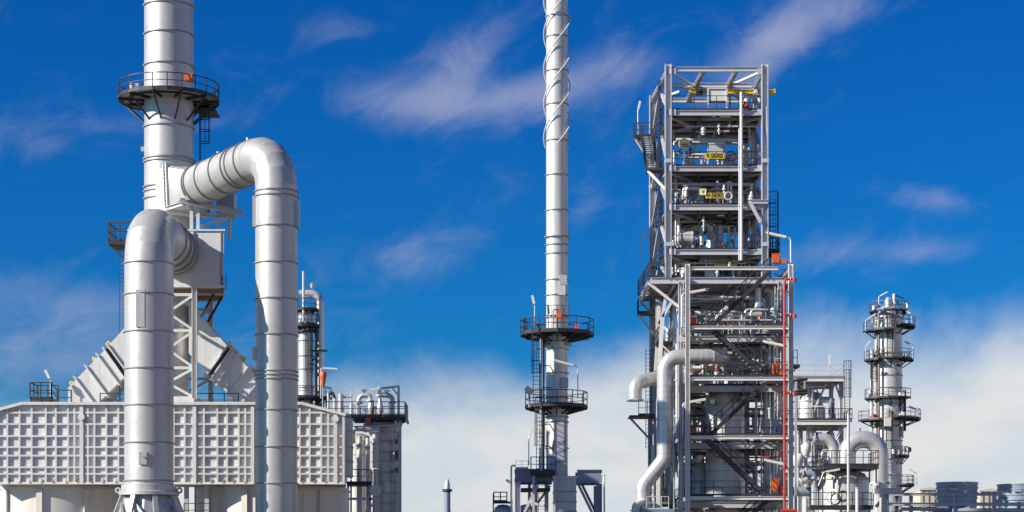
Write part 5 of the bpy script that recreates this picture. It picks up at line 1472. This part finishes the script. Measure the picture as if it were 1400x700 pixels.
bundle('slim risers beside the left column of the lower tower', [vline(944, T0 + 6.4, 700, 470, .1), vline(949, T0 + 7.2, 700, 452, .15), vline(938, T0 + 7.6, 700, 392, .12), vline(926, T0 + .8, 600, 470, .16)])
bundle('slim risers left of the tower behind the bent pipe', [vline(921, T0 + 2.4, 700, 410, .09), vline(904, T0 + 4, 700, 440, .14), vline(897, T0 + 5, 700, 560, .2), vline(915, T0 + 5, 700, 450, .1), vline(893, T0 + 3, 700, 610, .16)])
def cable_tray(label, a, b, n):
    a, b = V(a), V(b)
    t = thing('cable_tray', label, 'cable tray', tuple(a), 'cable trays on the tower')
    d = (b - a).normalized(); s_ = d.cross(V((0, 1, 0))).normalized() * .22
    for k in (-1, 1):
        part(t, 'side_rail', MB().bar(a + s_ * k, b + s_ * k, .05, .1, (0, 1, 0)), 'galvanised_light')
    for i in range(n):
        q = a + (b - a) * (i + .5) / n
        part(t, 'rung', MB().bar(q - s_, q + s_, .04, .04, (0, 1, 0)), 'galvanised_light')
    return t
cable_tray('ladder cable tray climbing beside the right tower column', P(1063.5, 690, T0 - .3), P(1063.5, 392, T0 - .3), 44)
cable_tray('ladder cable tray climbing behind the left stair column', P(934.5, 690, T0 - .5), P(934.5, 392, T0 - .5), 44)
# rear and middle bracing, sub-frames
for za, zb_ in ((zB, zA), (zC, zB), (zD, zC), (zE, zD)):
    brc(TW, (TX(.02, T1), T1 + .05, za + .2), (TX(.34, T1), T1 + .05, zb_ - .4), .16); brc(TW, (TX(.98, T1), T1 + .05, za + .2), (TX(.66, T1), T1 + .05, zb_ - .4), .16)
for a, b in zip(zz[:-1], zz[1:]):
    m_ = (LX0 + LX1) / 2
    brc(TW, (LX0 + .2, T1 - .9, a + .2), (m_, T1 - .9, b - .6), .18); brc(TW, (LX1 - .2, T1 - .9, a + .2), (m_, T1 - .9, b - .6), .18)
    zm = a + (b - a) * .55
    ibm(TW, 'pipe_support', (LX0 + .2, T0 + 5.4, zm), (LX1 - .2, T0 + 5.4, zm), .18, .24, 'beam_shade')
    ibm(TW, 'pipe_support', (LX0 + .2, T0 + 7.4, zm + .7), (LX1 - .2, T0 + 7.4, zm + .7), .18, .24, 'beam_shade')
    for x in (LX0 + 2.4, LX1 - 2.2):
        col(x, T1 - 2.2, a + .1, b - .5, .24)
# gusset plates at the beam joints
for x in (LX0, LX1):
    for z in zl:
        part(TW, 'gusset_plate', MB().box((x, T0 - .23, z - .34), (.7, .03, .5)), 'galvanised')
for u in (0, 1):
    for z in (zA, zB, zC, zD, zT):
        part(TW, 'gusset_plate', MB().box((TX(u, T0) + (.32 if u == 0 else -.32), T0 - .14, z - .16), (.5, .03, .46)), 'galvanised')
piping('small-bore lines crowding the first landing deck front', zl[0], LX0 + 1.9, LX1 - .4, T0 + .3, T0 + 1.4, 91, 16, 4, 2.2, .1)
piping('small-bore lines crowding the bent pipe deck front', zl[1], LX0 + 1.9, LX1 - .4, T0 + .3, T0 + 1.4, 92, 16, 4, 2.2, .1)

# ================================================================== FAR RIGHT
# ---- mid-distance pipe structure behind the tower
DR = 190.0
rx = lambda x: X(x, DR)
t = thing('process_structure', 'pale railed process structure behind the red main', 'structure', (rx(1115), DR + 3, 0))
zR1, zR2, zR3 = Z(516, DR), Z(575, DR), Z(640, DR)
xs_ = (rx(1076), rx(1107), rx(1150))
for x in xs_:
    for d in (DR, DR + 6):
        part(t, 'column', MB().ibeam((x, d, 0), (x, d, zR1 - .3), .4, .4, (1, 0, 0)), 'galvanised_light', 30)
for z, x0, x1 in ((zR1, rx(1070), rx(1152)), (zR2, rx(1070), rx(1162)), (zR3, rx(1070), rx(1150))):
    for k in range(6):
        xa = x0 + (x1 - x0) * k / 6; xb = x0 + (x1 - x0) * (k + 1) / 6
        part(t, 'grating_panel', MB().box2((xa + .02, DR - 1.2, z - .06), (xb - .02, DR + 6.5, z)), 'grating')
    for d in (DR - 1.2, DR + 2, DR + 6.5):
        ibm(t, 'beam', (x0, d, z - .3), (x1, d, z - .3), .25, .45, 'galvanised_light')
    for k in range(7):
        x = x0 + (x1 - x0) * k / 6
        ibm(t, 'joist', (x, DR - 1.0, z - .25), (x, DR + 6.3, z - .25), .18, .3, 'galvanised_light')
    part(t, 'railing', rail_mb([(x0, DR - 1.2, z), (x1, DR - 1.2, z), (x1, DR + 6.5, z)], 1.1, False, 1.4, .06), 'galvanised' if z == zR1 else 'dark_steel')
brc(t, (rx(1140), DR, zR1 - .6), (rx(1133), DR, zR2 + 1.2), .2, 'galvanised'); brc(t, (rx(1142), DR, zR1 - .6), (rx(1149), DR, zR2 + 2.2), .16, 'galvanised')
brc(t, (rx(1152), DR - 1, zR2 - .5), (rx(1140), DR, zR2 - 2.4), .2, 'galvanised_light'); brc(t, (rx(1107), DR, zR2 + .2), (rx(1130), DR, zR1 - .6), .2, 'galvanised_light')
part(t, 'ladder', ladder_mb((rx(1156), DR - 1, zR2), (rx(1156), DR - 1, zR1 + .6), (0, -1, 0), .5, True, .07), 'dark_steel')
part(t, 'light_mast', MB().bar((rx(1132), DR - 1, zR1), (rx(1132), DR - 1, Z(486, DR)), .16, .16, (0, 1, 0)), 'galvanised_light')
part(t, 'deck_panel', MB().box2((rx(1088), DR + .2, zR2 + .02), (rx(1094), DR + .6, Z(535, DR))), 'galvanised_light')
t2 = thing('pump_vessel', 'stubby grey vessel on the middle deck of the pale structure', 'vessel', (rx(1118), DR + 1.5, zR2))
part(t2, 'shell', MB().lathe(rx(1118), DR + 1.5, [(0, zR2), (.75, zR2), (.75, zR1 - 1.8), (.5, zR1 - 1.4), (0, zR1 - 1.3)], 24), 'vessel_white')
part(t2, 'band', MB().ring(rx(1118), DR + 1.5, zR2 + 1.5, .73, .8, .1, 24), 'ring_steel')
t2 = thing('pump_vessel', 'white squat vessel beside the stubby grey vessel', 'vessel', (rx(1104), DR + .6, zR2))
part(t2, 'shell', MB().lathe(rx(1104), DR + .6, [(0, zR2), (.8, zR2), (.8, zR2 + 2.0), (.55, zR2 + 2.4), (.25, zR2 + 2.6), (.25, zR2 + 3.2), (0, zR2 + 3.2)], 24), 'lamp_white')
part(t2, 'flange', MB().ring(rx(1104), DR + .6, zR2 + 2.0, .78, .88, .12, 24), 'galvanised')
piping('pale pipes under the top deck of the pale structure', zR2 + .01, rx(1079), rx(1148), DR - .6, DR + 5, 41, 16, 7, 3.9, .22)
piping('pale pipes under the middle deck of the pale structure', zR3 + .01, rx(1074), rx(1146), DR - .6, DR + 5, 43, 16, 9, 4.2, .26)
piping('pale pipes on the ground below the pale structure', 0.0, rx(1074), rx(1112), DR - 5, DR + 5, 47, 14, 10, 9.5, .3)
t2 = thing('bent_header', 'pale header pipe elbowing down before the pale structure', 'pipe', P(1141, 640, DR - 3))
part(t2, 'pipe', MB().path(fillet([P(1110, 600, DR - 3), P(1140, 600, DR - 3), P(1140, 655, DR - 3), V((rx(1140), DR - 3, 0))], 1.3, 8), .55, 18), 'bright_pipe', 40)
part(t2, 'flange', MB().tube(P(1112, 600, DR - 3), P(1114, 600, DR - 3), .72, 18), 'galvanised')
part(t2, 'valve', MB().lathe(X(1112, DR - 3), DR - 3, [(0, Z(606, DR)), (.5, Z(604, DR)), (.5, Z(596, DR)), (.2, Z(592, DR)), (0, Z(592, DR))], 14), 'dark_steel')
for k, (x, y, r, lab) in enumerate(((1102, 613, .5, 'round grey valve actuator beside the tower on the pale structure'), (1091, 628, .55, 'blocky grey valve actuator behind the red main'))):
    t2 = thing('valve_actuator', lab, 'valve', P(x, y + 10, DR - 4))
    part(t2, 'body', MB().lathe(X(x, DR - 4), DR - 4, [(0, Z(y + 10, DR - 4)), (r * .5, Z(y + 10, DR - 4)), (r, Z(y + 3, DR - 4)), (r, Z(y - 4, DR - 4)), (r * .4, Z(y - 8, DR - 4)), (0, Z(y - 8, DR - 4))], 16), 'galvanised_light')
    part(t2, 'stem', MB().tube((X(x, DR - 4), DR - 4, 0), P(x, y + 9, DR - 4), r * .3, 10), 'galvanised')
# high mast beside the red main, with little cage platform
t2 = thing('cage_platform', 'small dark cage platform off the right stair column', 'platform', P(1088, 502, 143.5))
part(t2, 'deck', MB().box2(P(1083.5, 502, 143), P(1090.5, 500.5, 144.2)), 'dark_steel')
part(t2, 'railing', rail_mb([P(1084.5, 500.5, 143), P(1090, 500.5, 143), P(1090, 500.5, 144.2)], 1.2, False, .35, .05), 'dark_steel')
part(t2, 'bracket', MB().bar(P(1083.3, 509, 143.4), P(1090, 502, 143.4), .1), 'dark_steel')
# dark valve bracket seen right of the red main
t2 = thing('pipe_bracket', 'dark pipe bracket with valves right of the stair column', 'bracket', P(1092, 545, 165))
for y in (521, 536, 540):
    part(t2, 'pipe', MB().tube(P(1083, y, 165), P(1104, y - 3, 165), .14, 8), 'dark_steel')
part(t2, 'upright', MB().bar(P(1100, 545, 165), P(1100, 516, 165), .12, .12, (0, 1, 0)), 'galvanised')
part(t2, 'upright', MB().bar((X(1088, 165), 165, 0), P(1088, 518, 165), .2, .2, (0, 1, 0)), 'galvanised')

# ---- tall silver column with many platforms
DK = 230.0
kx, kr = X(1214.5, DK), 18.6 * DK / F
t = thing('fractionating_column', 'tall silver column ringed with many small platforms', 'column', (kx, DK, 0))
ys = [700, 650, 628, 603, 583, 553, 531, 514, 497, 484, 457, 436]
zs = [0] + [Z(y, DK) for y in ys]
for a, b in zip(zs[:-1], zs[1:]):
    part(t, 'shell_course', MB().lathe(kx, DK, [(kr, a), (kr, b)], 40), 'vessel_white', 30)
    part(t, 'flange_ring', MB().ring(kx, DK, b, kr - .03, kr + .09, .12, 40), 'ring_steel', 40)
part(t, 'neck', MB().lathe(kx, DK, [(kr, Z(436, DK)), (kr * .8, Z(431, DK)), (kr * .78, Z(424, DK)), (kr * .45, Z(419, DK)), (0, Z(417, DK))], 32), 'galvanised')
for y, r1, a0, a1 in ((426, .6, 150, 390), (453, 1.35, 175, 275), (447, 1.55, 285, 378), (493, 1.25, 180, 235), (492, 1.35, 245, 380), (545, 1.15, 165, 330), (575, 1.9, 175, 262), (573, 2.2, 275, 382), (624, .8, 285, 350), (663, 1.4, 305, 385)):
    ring_deck(t, kx, DK, Z(y, DK), kr, kr + r1, a0, a1, max(4, int((a1 - a0) / 22)), 1.0, max(3, int((a1 - a0) / 40)), deckm='grating', railm='rail_grey')
for a, y0, y1, r, m_ in ((214, 640, 455, .10, 'shade_pipe_brown'), (206, 640, 500, .14, 'vessel_white'), (326, 600, 545, .1, 'dark_steel'), (318, 600, 540, .16, 'galvanised')):
    q = V((kx + (kr + r + .1) * math.cos(R(a)), DK + (kr + r + .1) * math.sin(R(a)), 0))
    part(t, 'riser_pipe', MB().tube(q + V((0, 0, Z(y0, DK))), q + V((0, 0, Z(y1, DK))), r, 8), m_)
for k in range(26):
    rnd = random.Random(500 + k)
    a = R(rnd.uniform(195, 345)); y = rnd.choice((426, 449, 492, 545, 575, 624)) - rnd.uniform(2, 9)
    q = V((kx + (kr + rnd.uniform(.3, 1.1)) * math.cos(a), DK + (kr + rnd.uniform(.3, 1.1)) * math.sin(a), Z(y, DK)))
    part(t, 'fitting', MB().lathe(q.x, q.y, [(0, q.z - .3), (rnd.uniform(.1, .25), q.z - .25), (rnd.uniform(.1, .28), q.z + .2), (0, q.z + .35)], 8), rnd.choice(('dark_steel', 'galvanised', 'lamp_white', 'shade_pipe_brown')))
part(t, 'ladder', ladder_mb((kx - .3, DK - kr - .4, Z(640, DK)), (kx - .3, DK - kr - .4, Z(575, DK)), (0, -1, 0), .6, True, .08), 'dark_steel')
part(t, 'ladder', ladder_mb((kx - .2, DK - kr - .4, Z(492, DK)), (kx - .2, DK - kr - .4, Z(434, DK)), (0, -1, 0), .6, True, .08), 'dark_steel')
part(t, 'ladder', ladder_mb((kx - kr - .25, DK - .7, Z(544, DK)), (kx - kr - .25, DK - .7, Z(495, DK)), (-.4, -1, 0), .6, True, .08), 'dark_steel')
part(t, 'ladder', ladder_mb((kx - kr + .4, DK - 1.7, Z(690, DK)), (kx - kr + .4, DK - 1.7, Z(630, DK)), (-.4, -1, 0), .6, True, .08), 'dark_steel')
part(t, 'riser_pipe', MB().tube((kx - kr - .45, DK - .4, Z(640, DK)), (kx - kr - .45, DK - .4, Z(478, DK)), .2, 10), 'vessel_white')
part(t, 'riser_pipe', MB().tube((kx - kr + .2, DK - 1.6, Z(640, DK)), (kx - kr + .2, DK - 1.6, Z(430, DK)), .13, 8), 'shade_pipe_brown')
part(t, 'riser_pipe', MB().tube((kx + kr + .1, DK - .9, Z(590, DK)), (kx + kr + .1, DK - .9, Z(535, DK)), .22, 10), 'dark_steel')
part(t, 'vent_pot', MB().lathe(X(1213, DK), DK - .5, [(.4, Z(424, DK)), (.4, Z(412, DK)), (.28, Z(408, DK)), (0, Z(406.5, DK))], 16), 'bright_pipe')
part(t, 'vent_pipe', MB().tube(P(1222.5, 424, DK - .5), P(1222.5, 402, DK - .5), .2, 10), 'lamp_white')
part(t, 'vent_arm', MB().bar(P(1222.5, 403.5, DK - .5), P(1236, 408, DK - .5), .14), 'dark_steel')
for x, y in ((1207, 499), (1211, 510), (1206, 510), (1228, 511), (1229, 499)):
    part(t, 'nozzle', MB().tube(P(x, y, DK - kr - .1), P(x, y, DK - kr + .5), .13, 8), 'dark_steel')
part(t, 'manway', MB().box(P(1213.5, 577, DK - kr - 2.0), (.8, .3, 1.0)), 'lamp_white')
part(t, 'instrument_pot', MB().lathe(X(1192, DK), DK - 1.2, [(0, Z(576, DK)), (.3, Z(576, DK)), (.3, Z(568, DK)), (0, Z(567, DK))], 12), 'red_paint')
for x0, y0, x1, y1, x2, y2, lab in ((1201.5, 425, 1201.5, 405.5, 1213, 399, 'lamp tilted at the very top of the platformed column'), (1183.5, 452, 1183.5, 438, 1197, 429, 'lamp over the second platform of the platformed column'),
                             (1246.5, 446, 1246, 430, 1238, 424.5, 'bright lamp off the sunless side of the upper platformed column'), (1184, 490, 1183.5, 474, 1190, 466, 'lamp above the third platform of the platformed column'),
                             (1248, 492, 1248, 472, 1237, 467, 'curved lamp pole opposite the third platform lamp'), (1253, 574, 1253, 560, 1243, 555.5, 'thin curved lamp pole on the widest column platform'),
                             (1253, 662, 1253, 647, 1243, 641, 'dark lamp over the lowest small platform of the column')):
    lamp(lab, P(x0, y0, DK - 1.6), P(x1, y1, DK - 1.6), P(x2, y2, DK - 1.6), .06)

# ---- inverted U pipe
DU = 180.0
t = thing('arched_pipe', 'thick silver pipe arching over and down beside the round tank', 'pipe', P(1203, 700, DU))
ur = 11.8 * DU / F
pts = [V((X(1160, DU), DU, Z(640, DU)))] + [V((X(1181.5, DU) - 21.5 * DU / F * math.cos(a), DU, Z(623, DU) + 21.5 * DU / F * 0.62 * math.sin(a) * 1.0)) for a in [math.pi * k / 16 for k in range(17)]]
ux0, ux1 = X(1158, DU), X(1203, DU)
pts = fillet([V((ux0, DU, Z(650, DU))), V((ux0, DU, Z(601, DU))), V((ux1, DU, Z(601, DU))), V((ux1, DU, 0))], 1.45, 12)
part(t, 'pipe', MB().path(pts, ur, 32), 'bright_pipe', 40)
bands(t, pts, ur, 1.3)
part(t, 'flange', MB().tube((ux1, DU, Z(662, DU)), (ux1, DU, Z(659, DU)), ur + .16, 28), 'galvanised')
part(t, 'valve_cap', MB().lathe(X(1196, DU), DU - 1, [(0, Z(666, DU)), (.4, Z(665, DU)), (.4, Z(660, DU)), (.2, Z(658, DU)), (0, Z(657, DU))], 14), 'vessel_white')
part(t, 'vent', MB().tube((X(1176, DU), DU, Z(590, DU)), (X(1176, DU), DU, Z(585, DU)), .06, 8), 'dark_steel')

# ---- round tank with railed platform
DT = 174.0
tx, tr = X(1152.5, DT), 35 * DT / F
t = thing('round_tank', 'pale round tank crowned by a dark railed platform', 'tank', (tx, DT, 0))
part(t, 'shell_course', MB().lathe(tx, DT, [(tr, 0), (tr, Z(697, DT))], 56), 'vessel_white', 30)
part(t, 'shell_course', MB().lathe(tx, DT, [(tr, Z(697, DT)), (tr, Z(668, DT))], 56), 'vessel_white', 30)
part(t, 'shell_course', MB().lathe(tx, DT, [(tr, Z(668, DT)), (tr, Z(655, DT))], 56), 'vessel_white', 30)
part(t, 'rim', MB().ring(tx, DT, Z(655, DT), tr - .05, tr + .12, .2, 56), 'cream_wall')
part(t, 'dome', MB().lathe(tx, DT, [(tr - .1, Z(655, DT)), (tr * .85, Z(648, DT)), (tr * .5, Z(643, DT)), (0, Z(641, DT))], 48), 'vessel_white', 40)
zt_ = Z(638, DT)
a, b = X(1120, DT), X(1194, DT)
dk_ = part(t, 'platform_deck', MB().box2((a, DT - 2.6, zt_ - .35), (b, DT + 2.2, zt_)), 'dark_steel')
part(dk_, 'railing', rail_mb([(a, DT + 2.2, zt_), (a, DT - 2.6, zt_), (b, DT - 2.6, zt_), (b, DT + 2.2, zt_)], 1.3, False, .75, .06), 'dark_steel')
w2 = part(t, 'side_walkway', MB().box2((X(1107, DT), DT - 1.4, zt_ - .7), (a - .02, DT + .6, zt_ - .45)), 'dark_steel')
part(w2, 'railing', rail_mb([(X(1107, DT), DT - 1.4, zt_ - .45), (a - .1, DT - 1.4, zt_ - .45)], 1.3, False, .5, .06), 'dark_steel')
for x in (1122, 1136, 1166, 1182, 1191):
    part(t, 'support_post', MB().bar((X(x, DT), DT - 2.4, Z(662, DT)), (X(x, DT), DT - 2.4, zt_ - .35), .13, .13, (0, 1, 0)), 'dark_steel')
zt2 = Z(695, DT)
d2_ = part(t, 'lower_deck', MB().box2((X(1098, DT), DT - 4.2, zt2 - .25), (X(1182, DT), DT - 2.6, zt2)), 'dark_steel')
part(d2_, 'railing', rail_mb([(X(1098, DT), DT - 4.2, zt2), (X(1182, DT), DT - 4.2, zt2), (X(1182, DT), DT - 2.7, zt2)], 1.25, False, 1.0, .065), 'dark_steel')
for x in (1102, 1140, 1178):
    part(t, 'lower_post', MB().bar((X(x, DT), DT - 3.8, 0), (X(x, DT), DT - 3.8, zt2 - .25), .18, .18, (0, 1, 0)), 'galvanised')
part(t, 'manway', MB().torus((X(1132, DT), DT - tr + .12, Z(681, DT)), (-.35, -1, 0), .5, .06, 24, 6), 'galvanised')
for x, lab, m_, r in ((1152.5, 'black hoop ring hung on the lower railing of the round tank', 'black_paint', .44),):
    t2 = thing('hose_reel', lab, 'hose reel', P(x, 686, DT - 4.4))
    part(t2, 'hose', MB().torus(P(x, 678.5, DT - 4.35), (0, 1, 0), r, .085, 28, 8), m_)
    part(t2, 'hook', MB().bar(P(x, 672, DT - 4.35), P(x, 672, DT - 4.2), .07), 'dark_steel')
t2 = thing('standpipe', 'slim dark vertical pipe in front of the round tank', 'pipe', (X(1160, DT - 5), DT - 5, 0))
part(t2, 'pipe', MB().tube((X(1160, DT - 5), DT - 5, 0), P(1160, 566, DT - 5), .13, 10), 'galvanised')
part(t2, 'collar', MB().tube(P(1160, 620, DT - 5), P(1160, 622, DT - 5), .2, 10), 'galvanised')
t2 = thing('standpipe', 'short white vertical pipe before the lower deck of round tank', 'pipe', (X(1172, DT - 5.4), DT - 5.4, 0))
part(t2, 'pipe', MB().tube((X(1172, DT - 5.4), DT - 5.4, 0), P(1172, 668, DT - 5.4), .15, 10), 'lamp_white')
part(t2, 'cap', MB().tube(P(1172, 668, DT - 5.4), P(1172, 666.5, DT - 5.4), .2, 10), 'galvanised')
lamp('white lamp tube under the railed platform of the round tank', P(1119, 664, DT - 3), P(1126, 645.5, DT - 3), P(1148, 641.5, DT - 3), .06)
# assorted bent pipes left of the tank
for k, (pp, r, m_, lab) in enumerate((([(1096, 648), (1113, 648), (1113, 655)], .3, 'tank_blue', 'short bluish elbow pipe left of the round tank'), ([(1094, 660), (1114, 650), (1114, 690)], .32, 'bright_pipe', 'silver elbow pipe dropping beside the round tank'),
                               ([(1085, 672), (1116, 672)], .45, 'tank_blue', 'thick bluish horizontal pipe left of the round tank'))):
    t2 = thing('elbow_pipe', lab, 'pipe', P(pp[-1][0], 700, DT - 1.5 + k))
    pts = [P(x, y, DT - 1.5 + k) for x, y in pp]
    if len(pts) > 2: pts = fillet(pts, .5, 6)
    part(t2, 'pipe', MB().path(pts, r, 16), m_)
    part(t2, 'flange', MB().tube(pts[0], pts[0] + (pts[1] - pts[0]).normalized() * .15, r + .12, 16), 'galvanised')
    part(t2, 'stand', MB().bar((pts[-1].x, pts[-1].y, 0), pts[-1] - V((0, 0, r * .5)), .16, .16, (0, 1, 0)), 'galvanised')

# ---- pipe rack and cooling towers at the far right
DP = 170.0
t = thing('pipe_rack', 'low grey steel pipe rack running to the cooling towers', 'pipe rack', (X(1300, DP), DP + 3, 0))
zq = [Z(676, DP), Z(689.5, DP)]
for d in (DP,):
    for x, top in ((1226, 672), (1245.5, 674), (1306.5, 675), (1359, 676), (1393, 686), (1420, 686)):
        part(t, 'column', MB().ibeam((X(x, DP), d, 0), (X(x, DP), d, Z(top, DP)), .3, .3, (1, 0, 0)), 'painted_beam' if x == 1226 else 'galvanised', 30)
    ibm(t, 'beam', (X(1200, DP), d - .22, zq[0]), (X(1370, DP), d - .22, zq[0]), .2, .26, 'galvanised')
    ibm(t, 'beam', (X(1200, DP), d - .22, zq[1]), (X(1430, DP), d - .22, zq[1]), .2, .30, 'galvanised')
brc(t, (X(1213, DP), DP - .4, zq[1] - .2), (X(1226, DP), DP - .4, zq[1] - 2.2), .2); brc(t, (X(1208, DP), DP - .4, Z(681, DP)), (X(1196, DP), DP - .4, Z(693, DP)), .3, 'galvanised_light')
part(t, 'end_post', MB().ibeam((X(1203, DP), DP - 2, 0), (X(1203, DP), DP - 2, Z(677, DP)), .7, .7, (1, 0, 0)), 'galvanised_light', 30)
part(t, 'end_cap', MB().box2((X(1188, DP), DP - 2.6, Z(676, DP)), (X(1222, DP), DP - 1.4, Z(669, DP))), 'galvanised_light')
for k, (x0, x1, y, r) in enumerate(((1232, 1300, 695, .2), (1310, 1420, 697, .22))):
    part(t, 'pipe', MB().tube((X(x0, DP), DP + 1 + k, Z(y, DP)), (X(x1, DP), DP + 1 + k, Z(y, DP)), r, 10), 'bright_pipe')
DF = 235.0
def fan_stack(label, x, w_, ytop):
    cx, r = X(x, DF), w_ / 2 * DF / F
    t = thing('fan_stack', label, 'cooling tower', (cx, DF, 0), 'cooling tower fan stacks')
    zt = Z(ytop, DF)
    part(t, 'stack', MB().lathe(cx, DF, [(r * .93, 5.5), (r * .94, zt - 2.4), (r * .97, zt - 1.0), (r, zt), (r - .12, zt), (r * .9, zt - 2.4)], 64), 'tank_blue', 30)
    for k in range(5):
        z = zt - .05 - k * .62
        part(t, 'hoop', MB().ring(cx, DF, z, r * (.93 if k > 2 else .95), r * (1.0 if k < 2 else .985) + .06, .14, 64), 'tank_blue', 30)
    part(t, 'panel', MB().box((cx - r * .35, DF - r * .95, zt - .9), (.9, .3, .12)), 'lamp_white')
    return t
fan_stack('blue ribbed cooling fan stack standing alone beyond the pipe rack', 1308, 57, 660)
fan_stack('blue ribbed cooling fan stack beyond the end of the pipe rack', 1394, 60, 662.5)
for x0, x1, y, lab in ((1258, 1290, 670, 'cream cooling tower housing beside the lone fan stack'), (1340, 1372, 672, 'cream cooling tower housing between the two fan stacks')):
    t = thing('tower_housing', lab, 'building', (X((x0 + x1) / 2, 245), 248, 0), 'cream cooling tower housings')
    xa, xb, zt = X(x0, 245), X(x1, 245), Z(y, 245)
    part(t, 'wall', MB().box2((xa, 245, 0), (xb, 251, zt)), 'cream_wall')
    part(t, 'roof', MB().prism([(xa - .1, 244.8, zt + .003), (xb + .1, 244.8, zt + .003), (xb + .1, 244.8, zt + .12), (xa + (xb - xa) * .4, 244.8, zt + .4), (xa - .1, 244.8, zt + .12)], (0, 6.4, 0)), 'cream_wall')
    for k in range(4):
        xx = xa + (xb - xa) * (k + .5) / 4
        part(t, 'wall_post', MB().box2((xx - .06, 244.93, 0), (xx + .06, 244.999, zt)), 'rust_steel')
    part(t, 'door', MB().box2((xb - 1.0, 244.9, zt - 1.8), (xb - .5, 244.99, zt - 1.0)), 'dark_steel')
t = thing('cell_wall', 'low cream louvred wall under the cooling fan stacks', 'building', (X(1320, DF), DF, 0))
for k in range(14):
    xa = X(1196 + k * 17, DF - 7)
    part(t, 'wall_panel', MB().box2((xa + .03, DF - 6.2, 0), (xa + 17 * DF / F - .08, DF - 6.05, 5.5)), 'cream_wall')
part(t, 'deck', MB().box2((X(1196, DF), DF - 6, 5.3), (X(1436, DF), DF + 6, 5.5)), 'cream_wall')
t = thing('horizontal_tank', 'bluish horizontal tank low behind the pipe rack', 'tank', (X(1300, DP + 14), DP + 14, 0))
part(t, 'shell', MB().tube((X(1283, DP + 14), DP + 14, Z(712, DP + 14)), (X(1322, DP + 14), DP + 14, Z(712, DP + 14)), 1.6, 36), 'tank_blue', 30)
for x in (1283, 1322):
    s_ = -1 if x == 1283 else 1
    c = V((X(x, DP + 14), DP + 14, Z(712, DP + 14)))
    part(t, 'end_cap', MB().tube(c, c + V((s_ * .6, 0, 0)), 1.58, 36, 1.0), 'tank_blue', 30)
for x in (1288, 1316):
    part(t, 'saddle', MB().box2((X(x, DP + 14), DP + 13.2, 0), (X(x, DP + 14) + .4, DP + 14.8, Z(712, DP + 14) - 1.2)), 'galvanised')
